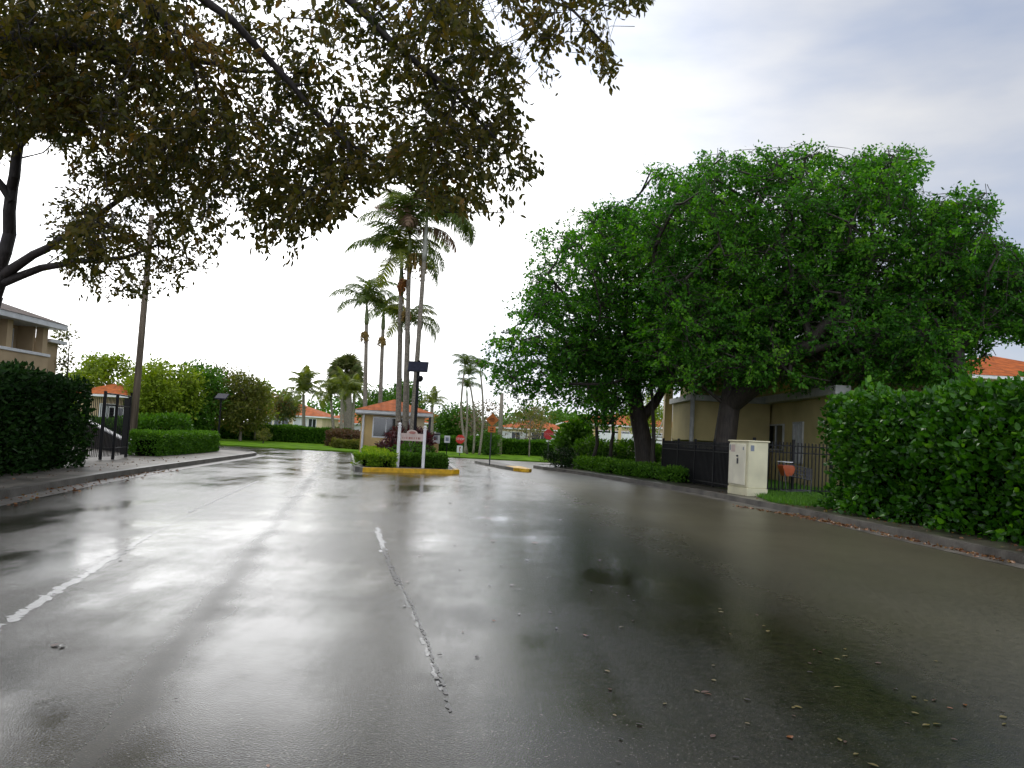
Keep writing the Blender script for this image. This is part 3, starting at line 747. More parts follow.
gh.rotation_euler = (0, 0, math.radians(9))
def simple_house(label, x0, x1, Y, eave_z, ridge, depth, wall, wins, name='house', roofm='tile', over=.5, cat='house', group=None, patio=None):
    root = empty(name, ((x0+x1)/2, Y+depth/2, 0), label, cat, group)
    mb = MB(); mb.box(((x0+x1)/2, Y+depth/2, eave_z/2), (x1-x0, depth, eave_z), MT[wall]); mb.build('wall', root)
    mb = MB(); mb.box(((x0+x1)/2, Y+depth/2, eave_z+.06), (x1-x0+2*over, depth+2*over, .16), MT['trim']); mb.build('fascia', root)
    mb = MB(); hip_roof(mb, x0, x1, Y, Y+depth, eave_z+.145, ridge, MT[roofm], over+.03, (x1-x0) >= depth); mb.build('roof', root)
    for (xc, zc, w, h, pane) in wins: window_y(root, xc, zc, w, h, Y, 'white', pane, 1)
    return root
def hx(px, Y): return at(px, 428, Y)[0]
Y = 96; e1 = at(305, 417, Y)[2]
simple_house('low house with orange tile roof behind the coconut palm at left', hx(255, Y), hx(322, Y), Y, e1, 1.45, 9, 'stucco_pale',
             [(hx(268, Y), 1.75, .9, 1.1, 'glass'), (hx(281, Y), 1.75, 1.7, 1.1, 'glass'), (hx(300, Y), 1.75, 1.6, 1.1, 'blind'), (hx(312, Y), 1.75, .9, 1.1, 'glass')])
Y = 108; e2 = at(335, 424, Y)[2]
simple_house('second low orange roofed house just left of the guardhouse', hx(318, Y), hx(374, Y), Y, e2+.1, 1.5, 9, 'stucco_pale',
             [(hx(332, Y), 1.5, 1.5, .8, 'glass'), (hx(352, Y), 1.5, 3, .8, 'blind')])
Y = 92; e3 = at(438, 425.5, Y)[2]
simple_house('beige house with orange roof just right of the guardhouse', hx(418, Y), hx(447, Y), Y, e3+.1, 1.0, 7, 'stucco_pale', [(hx(442, Y), 1.4, 1.0, 1.0, 'glass'), (hx(436, Y), 1.4, .5, 1.0, 'blind')])
Y = 100; e4 = at(530, 431, Y)[2]
simple_house('long orange roofed house behind the dark red stop sign', hx(500, Y), hx(572, Y), Y, e4+.15, 1.3, 9, 'stucco_pale',
             [(hx(507, Y), 1.55, 1.0, 1.0, 'blind'), (hx(516, Y), 1.55, 1.0, 1.0, 'glass'), (hx(524, Y), 1.55, .9, 1.0, 'blind'), (hx(541, Y), 1.55, 2.2, 1.2, 'glass'), (hx(556, Y), 1.5, 1.2, 1.2, 'blind')])
Y = 84; e5 = at(610, 426, Y)[2]
h5 = simple_house('beige apartment house with long white balcony rail behind the oak trunk', hx(566, Y), hx(700, Y), Y, e5, 1.3, 10, 'stucco_pale',
             [(hx(586, Y), 2.0, 1.2, 1.0, 'glass'), (hx(603, Y), 2.1, 1.6, .9, 'glass'), (hx(622, Y), 2.1, 1.6, .9, 'glass'), (hx(645, Y), 2.1, 1.6, .9, 'glass'), (hx(662, Y), 2.1, 1.6, .9, 'glass')], name='apartment_house', cat='apartment house')
mb = MB(); xa, xb = hx(594, Y), hx(690, Y); zb0, zb1 = at(610, 441, Y)[2], at(610, 433, Y)[2]
mb.box(((xa+xb)/2, Y-1.2, (zb0+zb1)/2), (xb-xa, .08, (zb1-zb0)), MT['white'])
for k in range(24): mb.box((xa+(xb-xa)*k/23, Y-1.27, (zb0+zb1)/2), (.06, .04, zb1-zb0), MT['trim'])
mb.box(((xa+xb)/2, Y-.6, zb0-.06), (xb-xa, 1.2, .12), MT['trim'])
mb.build('balcony', h5)
for k in range(5):
    mb = MB(); mb.box((xa+(xb-xa)*k/4, Y-1.35, e5/2), (.28, .2, e5-.05), MT['stucco']); mb.build('column', h5)
# small house behind the left gate
Y = 56
simple_house('small house with orange roof behind the left gate posts', at(80, 395, Y)[0], at(124, 395, Y)[0], Y, at(115, 397, Y)[2], .8, 6, 'stucco_tan',
             [(at(117, 405, Y)[0], 1.5, 1.0, 1.0, 'glass'), (at(108, 405, Y)[0], 1.5, 1.0, 1.4, 'blind')])

# left two-storey building: facade parallel to the road at x = -21
def left_building():
    X = -21.0; y0, y1 = 18.0, 37.4; ze = 5.25
    root = empty('apartment_building', (X-6, 28, 0), 'two storey tan apartment block with brown tile roof beside the dark hedge', 'apartment building')
    mb = MB(); mb.box((X-6.6, (y0+y1)/2, 2.6), (11.0, y1-y0-.4, 5.2), MT['stucco_tan']); mb.build('wall', root)
    mb = MB(); mb.box((X-.09, (y0+y1)/2, 1.95), (.18, y1-y0, 3.9), MT['stucco_tan']); mb.box((X-.6, y1-.09, 1.95), (.84, .18, 3.9), MT['stucco_tan']); mb.build('parapet', root)
    mb = MB(); mb.box((X-.09, (y0+y1)/2, 3.97), (.30, y1-y0+.12, .13), MT['trim'], bev=.01); mb.box((X-.7, y1-.09, 3.968), (.9, .30, .13), MT['trim']); mb.build('coping', root)
    for yy in (y1-.35, y1-3.0, y1-6.5, y1-10, y1-14, y0+.3):
        mb = MB(); mb.box((X-.17, yy, 4.62), (.33, .38, 1.2), MT['stucco_tan']); mb.build('column', root)
    mb = MB(); mb.box((X-.72, y1-.6, 4.6), (.72, .15, 1.2), MT['stucco_tan']); mb.build('end_wall', root)
    for yy in (y1-1.7, y1-4.8, y1-8.2): window_x(root, X-1.1, yy, 4.5, 1.3, 1.0, 1, 'trim', 'glass')
    mb = MB(); mb.box((X-6.3, (y0+y1)/2, ze+.06), (13.6, y1-y0+1.0, .24), MT['trim'], bev=.01); mb.build('fascia', root)
    mb = MB(); hip_roof(mb, X-13.1, X+.5, y0-.5, y1+.5, ze+.182, 2.3, MT['tile_brown'], .04, False); mb.build('roof', root)
    # recessed stair wing further back
    mb = MB(); mb.box((X-2.5, y1+.65, 2.3), (4.4, 1.2, 4.6), MT['stucco_tan']); mb.box((X-2.45, y1+.7, 4.68), (5.0, 1.4, .15), MT['trim']); mb.build('stair_wing', root)
left_building()
# climbing vine at the block's far corner
c = [at(61, 352, 38.9)+np.array([0, RNG.normal(0, .15), 0])+np.array([RNG.normal(0, .25), 0, RNG.uniform(-2.0, 1.0)]) for _ in range(26)]
tree('climbing_vine', 'climbing vine with mauve tips at the corner of the brown roofed block', 'vine', (c[0][0], 39.0, .1), [([(c[0][0], 39.0, .1), (c[0][0], 38.95, 2.5), (c[0][0], 38.95, 4.6)], [.06, .05, .02])], np.array(c), 40, .4, .16,
     L['olive'], MT['bark_oak'])

# right building
def right_building():
    root = empty('apartment_building', (16, 32, 0), 'two storey ochre apartment block under the big oaks, behind the cream utility cabinet', 'apartment building')
    fx = lambda y: 10.75-.02*(y-30)
    # ground floor wall facing the road (x = 10.7) and the recessed upper floor
    mb = MB(); mb.box((12.75, 31.2, 1.75), (3.9, 9.0, 3.5), MT['stucco_b']); mb.box((13.4, 31.4, 4.4), (2.8, 8.4, 1.9), MT['stucco_b']); mb.build('wall', root)
    mb = MB(); mb.box((10.66, 31.0, 3.47), (.5, 8.8, .30), MT['trim_dull'], bev=.015); mb.build('floor_band', root)
    mb = MB(); mb.box((12.75, 31.2, 5.42), (4.5, 9.4, .18), MT['trim_dull']); mb.box((9.7, 37.95, 5.422), (5.4, 3.9, .18), MT['trim_dull']); mb.build('fascia', root)
    mb = MB(); hip_roof(mb, 10.5, 15.0, 26.5, 35.9, 5.515, 1.0, MT['tile'], .05, False); hip_roof(mb, 7.0, 12.4, 36.0, 39.9, 5.518, .8, MT['tile'], .02, False); mb.build('roof', root)
    for yy, pane, w, h, zc in ((31.0, 'blind', 1.0, 1.5, 1.75), (33.6, 'glass', 1.9, 1.0, 1.95)): window_x(root, 10.8, yy, zc, w, h, -1, 'trim_dull', pane)
    for yy in (28.5, 30.6, 33): window_x(root, 12.0, yy, 4.5, 1.1, 1.0, -1, 'trim_dull', 'glass')
    # projecting stair wing
    mb = MB(); mb.box((9.1, 36.3, 2.5), (3.2, 4.2, 1.65), MT['stucco_b']); mb.box((10.2, 36.3, .85), (1.0, 4.2, 1.7), MT['stucco_b']); mb.box((9.1, 38.2, 1.0), (3.2, .25, 1.5), MT['stucco_b'])
    mb.box((7.45, 39.3, 2.2), (.36, .4, 4.4), MT['stucco_pale']); mb.box((10.1, 37.6, 4.42), (4.2, 3.4, 1.85), MT['stucco_b']); mb.build('stair_wing', root)
    mb = MB(); mb.box((9.1, 36.25, 3.42), (3.5, 4.5, .24), MT['trim_dull'], bev=.015); mb.build('balcony_slab', root)
    mb = MB()
    mb.tube([(7.45, 34.0, .1), (7.45, 34.0, 5.3)], .09, MT['trim_dull'], 8); mb.build('column', root)
    mb = MB()
    for k in range(12):
        mb.box((6.9, 39.8+.28*k, 1.72-.16*k+.05), (.9, .28, .06), MT['trim_dull'])
    for s_ in (0, 1): mb.tube([(6.45+.9*s_, 39.6, 2.75), (6.45+.9*s_, 43.0, .9)], .03, MT['white'], 6)
    for k in range(9): mb.tube([(6.45, 39.8+.37*k, 1.7-.21*k), (6.45, 39.8+.37*k, 2.65-.2*k)], .018, MT['white'], 5)
    mb.build('staircase', root)
    return root
right_building()
Y = 41.5
simple_house('two storey block with orange tile roof showing above the right hedge', at(955, 400, Y)[0], at(1120, 400, Y)[0], Y, at(990, 379.5, Y)[2], 1.6, 10, 'stucco_pale',
             [(at(975, 395, Y)[0], 4.3, 1.2, 1.1, 'glass'), (at(1010, 395, Y)[0], 4.3, 1.2, 1.1, 'glass')], name='apartment_building', cat='apartment building', over=.7)
# ================================================================== STREET FURNITURE
def aniso(px0, py0, px1, py1, z): return gp(px0, py0, z), gp(px1, py1, z)
# utility cabinet
def cabinet():
    c = gp(747, 496.4, .12)[:2]; a = math.atan2(.985, -.16)      # long axis runs along the road
    t = np.array([math.cos(a), math.sin(a)]); n = np.array([t[1], -t[0]])   # n: away from the road
    ln, dp, h = 1.28, .60, 1.50
    ctr = c+t*ln/2+n*dp/2; rz = a
    root = empty('utility_cabinet', (ctr[0], ctr[1], .12), 'cream metal utility cabinet on the right pavement in front of the black fence', 'utility cabinet')
    def W(u, v, z): p = ctr+t*u+n*v; return (p[0], p[1], z)
    mb = MB(); mb.box(W(0, 0, .12+.11), (ln, dp, .22), MT['offwhite'], rz, .01); mb.build('plinth', root)
    mb = MB(); mb.box(W(0, 0, .342+h/2-.11), (ln-.03, dp-.03, h-.22), MT['offwhite'], rz, .015); mb.build('body', root)
    mb = MB(); mb.box(W(0, 0, .12+h+.012), (ln+.05, dp+.05, .04), MT['offwhite'], rz, .012); mb.build('lid', root)
    mb = MB(); mb.box(W(.05, -dp/2-.004, .12+.86), (ln-.22, .035, h-.36), MT['cream_door'], rz, .01); d = mb.build('door', root)
    mb = MB(); mb.box(W(-.02, -dp/2-.03, .12+.95), (.07, .03, .16), MT['dark'], rz, .008); mb.box(W(.0, -dp/2-.03, .12+1.09), (.10, .03, .05), MT['dark'], rz, .008); q = mb.build('handle', d); q.location = (0, 0, 0)
    mb = MB(); mb.box(W(.30, -dp/2-.0235, .12+1.30), (.26, .006, .20), MT['pinkwhite'], rz); q = mb.build('notice', d); q.location = (0, 0, 0)
    mb = MB(); mb.box(W(-.36, -dp/2-.0235, .12+1.30), (.05, .006, .09), MT['sign_grey'], rz); q = mb.build('sticker', d); q.location = (0, 0, 0)
    mb = MB(); mb.box(W(.5, -dp/2-.0235, .12+1.32), (.07, .006, .16), MT['sign_grey'], rz); q = mb.build('sticker', d); q.location = (0, 0, 0)
    mb = MB(); mb.box(W(-ln/2+.010, -.18, .12+1.32), (.006, .10, .16), MT['sign_grey'], rz); mb.build('sticker', root)
    return root
cabinet()
# picket fences
def fence(label, pts, h, z, gap=.12, cat='fence', post_every=2.2, double=False, name='metal_fence'):
    c = np.mean(pts, axis=0); root = empty(name, (c[0], c[1], z), label, cat)
    rails = MB(); pk = MB()
    for i in range(len(pts)-1):
        a = np.array(pts[i], float); b = np.array(pts[i+1], float); ln = np.linalg.norm(b-a); t = (b-a)/ln; rz = math.atan2(t[1], t[0]); m = (a+b)/2
        for zz in (z+.14, z+h-.30, z+h-.10): rails.box((m[0], m[1], zz), (ln, .04, .035), MT['black'], rz)
        k = int(ln/gap)
        for j in range(k+1):
            p = a+t*(j*gap); pk.box((p[0], p[1], z+h/2+.02), (.028, .028, h-.02), MT['black'], rz)
            if double: pk.box((p[0]+t[0]*gap*.5+.03, p[1]+t[1]*gap*.5, z+h/2-.1), (.028, .028, h-.25), MT['black'], rz)
        k = max(1, round(ln/post_every))
        for j in range(k+(1 if i == len(pts)-2 else 0)):
            p = a+t*(ln*j/k); mb = MB(); mb.box((p[0], p[1], z+h/2+.05), (.075, .075, h+.1), MT['black'], rz, .008); mb.build('post', root)
    rails.build('rail', root); pk.build('pickets', root)
    return root
fA = gp(667, 478, .12)[:2]; fB = gp(722, 490.5, .12)[:2]
fB = np.array([6.95, 25.4]); fA = np.array([6.0, 32.3])
fence('black iron picket fence running from the cabinet back to the ground cover bed', [fA, fB], 1.45, .12, .11, post_every=1.7, double=True)
fence('black iron picket fence between the cream cabinet and the tall hedge', [(7.35, 24.9), (9.8, 25.2)], 1.55, .12, .115, post_every=1.25)
# shopping cart
def cart():
    o = gp(792, 491, .12); Yc = 24.3; x0 = at(783, 480, Yc)[0]; x1 = at(808, 480, Yc)[0]; y0 = Yc; zb = .12; ln = x1-x0+.12
    root = empty('shopping_cart', ((x0+x1)/2, Yc, zb), 'grey wire shopping cart with orange plastic end beside the fence and hedge', 'shopping cart')
    w = .5
    mb = MB()
    def B(u, v, z): return (x0+u*ln, y0+v*w, zb+z)
    zt, zl = .92, .48
    for v in (0, 1):
        for k in range(9):
            u = .22+.78*k/8; mb.tube([B(u, v, zl+.12*(1-u)), B(u, v, zt-.12*u)], .011, MT['cart'], 4)
        for k in range(4): mb.tube([B(.22, v, zl+.09+(zt-zl-.1)*k/3), B(1, v, zl+(zt-zl-.12)*k/3)], .007, MT['cart'], 4)
    for k in range(7): mb.tube([B(.22, k/6, zl+.1), B(1, k/6, zl)], .011, MT['cart'], 4); mb.tube([B(1, k/6, zl), B(1, k/6, zt-.12)], .011, MT['cart'], 4)
    for k in range(6): mb.tube([B(.22+.78*k/5, 0, zl+.1-.1*k/5), B(.22+.78*k/5, 1, zl+.1-.1*k/5)], .011, MT['cart'], 4)
    mb.build('basket', root)
    mb = MB(); q_ = lambda u0, u1, z, e: [B(u0, -e, z), B(u1, -e, z), B(u1, 1+e, z), B(u0, 1+e, z)]
    mb.loft([q_(.12, .30, .56, .0), q_(.06, .36, .66, .02), q_(.0, .40, .78, .03), q_(-.02, .36, .86, .03), q_(.04, .30, .88, .02)], MT['cart_orange']); mb.build('child_seat', root)
    mb = MB(); mb.tube([B(.0, 0, .97), B(0, 1, .97)], .018, MT['trim'], 8); mb.tube([B(0, 0, .97), B(.32, 0, .97)], .014, MT['trim'], 6); mb.build('handle', root)
    mb = MB()
    for v in (0, 1): mb.tube([B(.0, v, .97), B(.06, v, .6), B(.12, v, .12), B(.95, v, .17), B(.97, v, .48)], .013, MT['cart'], 6)
    mb.tube([B(.12, 0, .12), B(.12, 1, .12)], .013, MT['steel'], 6); mb.tube([B(.95, 0, .17), B(.95, 1, .17)], .013, MT['steel'], 6)
    mb.build('frame', root)
    for u in (.14, .93):
        for v in (0, 1):
            mb = MB(); c = np.array(B(u, v, .06)); mb.tube([c+[0, -.014, 0], c+[0, .014, 0]], .06, MT['rubber'], 12); mb.tube([c, c+[0, 0, .09]], .01, MT['steel'], 5); mb.build('wheel', root)
cart()
# left gate posts and ramp wall
def left_gate():
    P = [gp(83, 461, .12), gp(100, 460, .12), gp(112.5, 459.3, .12), gp(125.5, 457.3, .12)]
    root = empty('metal_gate', (P[0][0], P[0][1], .12), 'open black metal gate with tall posts beside the dark left hedge', 'gate')
    tops = []
    for i, p in enumerate(P):
        mb = MB(); h = (2.05, 2.0, 1.95, 1.95)[i]; mb.box((p[0], p[1], .12+h/2), (.075, .075, h), MT['black'], 0, .01); mb.build('post', root)
    mb = MB()
    for a, b in ((1, 2), (2, 3)):
        for z in (.35, 1.62, 1.95): mb.tube([P[a]+[0, 0, z-.12+.1], P[b]+[0, 0, z-.12+.1]], .022, MT['black'], 6)
    mb.build('rail', root)
    mb = MB()
    for k in range(1, 12):
        p = P[2]+(P[3]-P[2])*(.55+.45*k/12); mb.box((p[0], p[1], .2+.9), (.022, .022, 1.75), MT['black'])
    for a, b in ((0, 1), (1, 2), (2, 3)):
        for k in range(1, 9): p = P[a]+(P[b]-P[a])*k/9; mb.box((p[0], p[1], .2+.87), (.016, .016, 1.72), MT['black'])
    mb.build('pickets', root)
left_gate()
def ramp_wall():
    a = at(88, 420, 33.5); b = at(126.5, 440, 30.0)
    root = empty('ramp_wall', (a[0], a[1], .11), 'dark sloping ramp wall with white coping ending in a short white pillar', 'wall')
    d = b-a; n = np.array([d[1], -d[0], 0]); n = n/np.linalg.norm(n)*.09
    mb = MB(); mb.loft([[(p-n)*[1, 1, 0]+[0, 0, .1], (p+n)*[1, 1, 0]+[0, 0, .1], p+n-[0, 0, .052], p-n-[0, 0, .052]] for p in (a, b)], MT['dark']); mb.build('wall', root)
    n2 = n*1.1
    mb = MB(); mb.loft([[p-n2-[0, 0, .05], p+n2-[0, 0, .05], p+n2, p-n2] for p in (a, b)], MT['trim']); mb.build('coping', root)
    mb = MB(); q = b+unit(d)*.16; mb.box((q[0], q[1], .11+(b[2]-.08)/2), (.22, .22, b[2]-.05), MT['white'], 0, .015); mb.build('pillar', root)
ramp_wall()
# timber utility pole
b = gp(131, 457, .12); b = np.array([at(131, 457, 31)[0], 31, .11]); t_ = at(152, 215, 31)
root = empty('utility_pole', b, 'tall leaning timber utility pole rising into the left tree canopy', 'utility pole')
mb = MB(); mb.tube([b, b*.5+t_*.5, t_], [.13, .12, .10], MT['wood'], 10); mb.build('pole', root, True)
mb = MB(); mb.tube([b+[-.16, -.02, 0], b+[-.16, -.02, 2.2]], .035, MT['black'], 6); mb.build('conduit', root)
# solar lamp on the left
Yl = 38.2; p = at(218, 440, Yl); q = at(221.5, 399, Yl)
root = empty('solar_lamp', (p[0], Yl, .12), 'black post lamp with flat solar panel head by the clipped hedge', 'street lamp')
mb = MB(); mb.tube([(p[0], Yl, .12), (p[0]+.01, Yl, q[2])], [.05, .04], MT['black'], 8); mb.lathe([(.09, 0), (.09, .25), (.05, .3)], (p[0], Yl, .12), MT['black'], 10); mb.build('post', root)
mb = MB(); tl = np.array([[1, 0, 0], [0, math.cos(.5), -math.sin(.5)], [0, math.sin(.5), math.cos(.5)]]); mb.box((p[0]+.03, Yl, q[2]+.12), (.52, .5, .06), MT['pv'], 0, .01, tilt=tl); mb.build('solar_panel', root)
mb = MB(); mb.lathe([(.05, 0), (.16, .03), (.14, .10), (.05, .12)], (p[0], Yl, q[2]-.06), MT['dark'], 12); mb.build('lamp_head', root)
# solar panel pole on the island
Yp = 33.0; q = at(419, 361, Yp); bx = q[0]
root = empty('solar_pole', (bx, Yp, .13), 'black pole with a wide tilted solar panel among the island palms', 'solar pole')
mb = MB(); mb.tube([(bx, Yp, .13), (bx, Yp, q[2]+.02)], .062, MT['black'], 10); mb.build('pole', root)
mb = MB(); pc = at(418.5, 367, Yp); tl = np.array([[1, 0, 0], [0, math.cos(.95), -math.sin(.95)], [0, math.sin(.95), math.cos(.95)]]); mb.box((pc[0], Yp-.14, pc[2]), (.80, .52, .05), MT['dark'], 0, .008, tilt=tl); pn = mb.build('solar_panel', root)
mb = MB(); mb.box((pc[0], Yp-.165, pc[2]+.012), (.74, .46, .03), MT['pv'], 0, 0, tilt=tl); w_ = mb.build('cells', pn); w_.location = (0, 0, 0)
mb = MB(); cc = at(420, 379, Yp); mb.lathe([(.04, -.12), (.10, -.05), (.11, .05), (.06, .12)], (cc[0]+.03, Yp-.12, cc[2]), MT['black'], 12); mb.build('camera_dome', root)
# entrance sign with two white posts
def island_sign():
    Ys = 29.3; A = at(397.5, 464, Ys); B = at(423, 464.5, Ys+.35); ya, yb = Ys, Ys+.35
    root = empty('entrance_sign', ((A[0]+B[0])/2, Ys+.17, .13), 'pinkish wooden entrance sign between two white posts on the island', 'sign')
    for x, y_, pt in ((A[0], ya, (400, 427)), (B[0], yb, (424, 430))):
        zt = at(pt[0], pt[1], y_)[2]
        mb = MB(); mb.box((x, y_, .13+(zt-.13)/2), (.105, .105, zt-.13), MT['white'], 0, .008); mb.lathe([(.075, 0), (.075, .03), (.04, .045), (.055, .075), (.065, .10), (.055, .135), (.02, .16)], (x, y_, zt), MT['white'], 12); mb.build('post', root)
    z1 = at(412, 433.5, Ys)[2]; z0 = at(412, 441.0, Ys)[2]; dx = B[0]-A[0]; ax = np.array([dx, yb-ya, 0]); L_ = np.linalg.norm(ax); ax /= L_; nn = np.array([ax[1], -ax[0], 0]); c = np.array([(A[0]+B[0])/2, (ya+yb)/2, (z0+z1)/2])
    hw = L_/2-.055; hh = (z1-z0)/2
    out = [(-hw, -hh), (hw, -hh), (hw, hh)]+[(hw*.48*math.cos(a), hh+.13*math.sin(a)) for a in [PI*k/10 for k in range(11)]]+[(-hw, hh)]
    mb = MB(); mb.plate(out, c, ax, (0, 0, 1), nn, .05, MT['pinkwhite']); bd = mb.build('board', root)
    rg = random.Random(3)
    mb = MB(); x = -hw*.82
    while x < hw*.8:
        w = rg.uniform(.018, .04); mb.plate([(-w/2, -.035), (w/2, -.035), (w/2, .035), (-w/2, .035)], c+ax*x+np.array([0, 0, -hh*.25])+nn*.027, ax, (0, 0, 1), nn, .006, MT['pink']); x += w+rg.choice((.012, .014, .05))
    q = mb.build('lettering', bd); q.location = (0, 0, 0)
    mb = MB(); mb.plate([(hw*.3*math.cos(a), .05*math.sin(a)) for a in [2*PI*k/16 for k in range(16)]], c+np.array([0, 0, hh+.03])+nn*.027, ax, (0, 0, 1), nn, .006, MT['pink']); q = mb.build('emblem', bd); q.location = (0, 0, 0)
island_sign()
def text(body, size, loc, mat, parent, name='lettering', rz=0.0):
    cu = bpy.data.curves.new(name, 'FONT'); cu.body = body; cu.size = size; cu.align_x = 'CENTER'; cu.align_y = 'CENTER'; cu.extrude = .003
    cu.materials.append(mat); o = bpy.data.objects.new('tmp', cu); COL.objects.link(o); bpy.context.view_layer.update()
    me = bpy.data.meshes.new_from_object(o.evaluated_get(bpy.context.evaluated_depsgraph_get())); bpy.data.objects.remove(o); bpy.data.curves.remove(cu)
    if not me.materials: me.materials.append(mat)
    o = bpy.data.objects.new(name, me); COL.objects.link(o); o.parent = parent
    pp = parent; off = np.zeros(3)
    while pp is not None: off += np.array(pp.location); pp = pp.parent
    o.location = tuple(np.array(loc)-off); o.rotation_euler = (PI/2, 0, rz); return o
def ngon(n, r, ph): return [(r*math.cos(2*PI*k/n+ph), r*math.sin(2*PI*k/n+ph)) for k in range(n)]
X3, Z3, NY = (1, 0, 0), (0, 0, 1), (0, -1, 0)
# orange diamond warning sign on the divider island
Yd = 36.3; c = at(491.6, 419.7, Yd); bx = at(488.7, 466, Yd)[0]
root = empty('warning_sign', (bx, Yd, .13), 'orange diamond warning sign with a smaller orange plate on the divider island', 'road sign')
mb = MB(); mb.box((bx+.03, Yd+.04, (c[2]+.25)/2+.06), (.055, .04, c[2]+.12), MT['dark'], 0, .005); mb.build('post', root)
hd = 6.6*Yd/FPX
cx = bx+.05
mb = MB(); mb.plate(ngon(4, hd, PI/2), (cx, Yd, c[2]), X3, Z3, NY, .01, MT['orange']); d = mb.build('diamond_plate', root)
mb = MB()
for z_, w_ in ((.06, .18), (-.0, .26), (-.06, .18)):
    x = -w_/2
    while x < w_/2-.02: mb.box((cx+x+.012, Yd-.008, c[2]+z_), (.022, .006, .036), MT['black']); x += .036
q = mb.build('legend', d); q.location = (0, 0, 0)
c2 = at(491, 429.3, Yd)
mb = MB(); mb.plate([(-.17, -.13), (.17, -.13), (.17, .13), (-.17, .13)], (cx, Yd, c2[2]), X3, Z3, NY, .01, MT['orange']); d = mb.build('advisory_plate', root)
mb = MB(); mb.box((cx-.04, Yd-.008, c2[2]+.03), (.03, .006, .07), MT['black']); mb.box((cx+.04, Yd-.008, c2[2]+.03), (.05, .006, .07), MT['black']); mb.box((cx, Yd-.008, c2[2]-.06), (.16, .006, .03), MT['black']); q = mb.build('legend', d); q.location = (0, 0, 0)
def stop_sign(label, px, py, pr, Y, mat, tcol, below=None, base_y=None):
    c = at(px, py, Y); root = empty('stop_sign', (c[0], Y, .07), label, 'stop sign')
    r = pr*Y/FPX/math.cos(PI/8)
    mb = MB(); mb.box((c[0], Y+.03, (c[2]+.07)/2+.05), (.06, .04, c[2]), MT['dark']); mb.build('post', root)
    mb = MB(); mb.plate(ngon(8, r, PI/8), (c[0], Y-.01, c[2]), X3, Z3, NY, .012, MT[mat]); p = mb.build('octagon_plate', root)
    text('STOP', r*.72, (c[0], Y-.022, c[2]), MT[tcol], p)
    if below:
        w, h, dz = below; zc = c[2]-dz
        mb = MB(); mb.plate([(-w/2, -h/2), (w/2, -h/2), (w/2, h/2), (-w/2, h/2)], (c[0], Y-.012, zc), X3, Z3, NY, .012, MT['sign_white']); pl = mb.build('plate', root)
        mb = MB(); mb.plate([(-w*.1, -h*.35), (w*.15, -h*.35), (w*.05, 0), (w*.25, h*.35), (-w*.1, h*.3)], (c[0], Y-.024, zc), X3, Z3, NY, .004, MT['pink']); q = mb.build('symbol', pl); q.location = (0, 0, 0)
MT['faded_letter'] = plain('faded_lettering', (.45, .2, .2), .5, .05, 4)
stop_sign('bright red stop sign above a small white plate near the guardhouse', 460.3, 439.2, 4.3, 52, 'red', 'sign_white', (.36, .44, .62))
stop_sign('dark red stop sign on a black post before the far hedge', 548.8, 434.5, 4.9, 56, 'red_dark', 'faded_letter', (.30, .10, .44))
# white notice sign and keypad kiosk right of the guardhouse
Yw = 47.0; c = at(447.2, 439.2, Yw)
root = empty('notice_sign', (c[0], Yw, .004), 'small white notice sign on a thin black post right of the guardhouse', 'sign')
mb = MB(); mb.tube([(c[0], Yw+.03, .004), (c[0], Yw+.03, c[2]+.2)], .03, MT['black'], 6); mb.build('post', root)
mb = MB(); mb.plate([(-.16, -.2), (.16, -.2), (.16, .2), (-.16, .2)], (c[0], Yw-.01, c[2]), X3, Z3, NY, .012, MT['sign_white']); pl = mb.build('plate', root)
mb = MB(); mb.plate([(-.09, -.1), (.09, -.1), (.09, .1), (-.09, .1)], (c[0], Yw-.02, c[2]), X3, Z3, NY, .004, MT['sign_grey']); q = mb.build('symbol', pl); q.location = (0, 0, 0)
Yk = 41.0; c = at(436.3, 438.5, Yk); zk = .13
root = empty('access_kiosk', (c[0], Yk, zk), 'white access kiosk with dark cap and orange base beside the guardhouse lane', 'kiosk')
mb = MB(); zb0 = at(436, 451, Yk)[2]; zb1 = at(436, 443.6, Yk)[2]; mb.box((c[0], Yk, (zk+zb1)/2), (.24, .24, zb1-zk), MT['stucco'], 0, .01); mb.build('base', root)
mb = MB(); zt = at(436, 434.8, Yk)[2]; mb.box((c[0], Yk, (zb1+zt)/2+.002), (.34, .28, zt-zb1), MT['sign_white'], 0, .015); bd = mb.build('cabinet', root)
mb = MB(); mb.box((c[0]-.01, Yk-.145, (zb1+zt)/2+.05), (.18, .01, .2), MT['sign_grey']); q = mb.build('keypad', bd); q.location = (0, 0, 0)
mb = MB(); mb.lathe([(.24, 0), (.22, .04), (.05, .11)], (c[0], Yk, zt+.004), MT['redbrown'] if 'redbrown' in MT else MT['black'], 8); mb.build('cap', root)
# ================================================================== HEDGES AND SHRUBS
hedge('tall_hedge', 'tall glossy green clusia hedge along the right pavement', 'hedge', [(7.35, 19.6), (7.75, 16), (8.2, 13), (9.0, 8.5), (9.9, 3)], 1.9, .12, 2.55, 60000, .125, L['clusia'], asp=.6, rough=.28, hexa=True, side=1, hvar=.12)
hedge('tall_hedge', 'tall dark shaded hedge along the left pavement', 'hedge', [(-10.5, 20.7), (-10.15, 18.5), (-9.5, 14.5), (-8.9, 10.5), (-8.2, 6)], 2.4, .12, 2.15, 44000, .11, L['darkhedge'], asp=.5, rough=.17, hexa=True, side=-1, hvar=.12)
hedge('clipped_hedge', 'low clipped green hedge behind the left pavement corner', 'hedge', [(-11.9, 28.2), (-12.25, 33), (-12.6, 36.0), (-13.5, 37.2)], 1.0, .12, .74, 22000, .09, L['clip'], rough=.05, side=1)
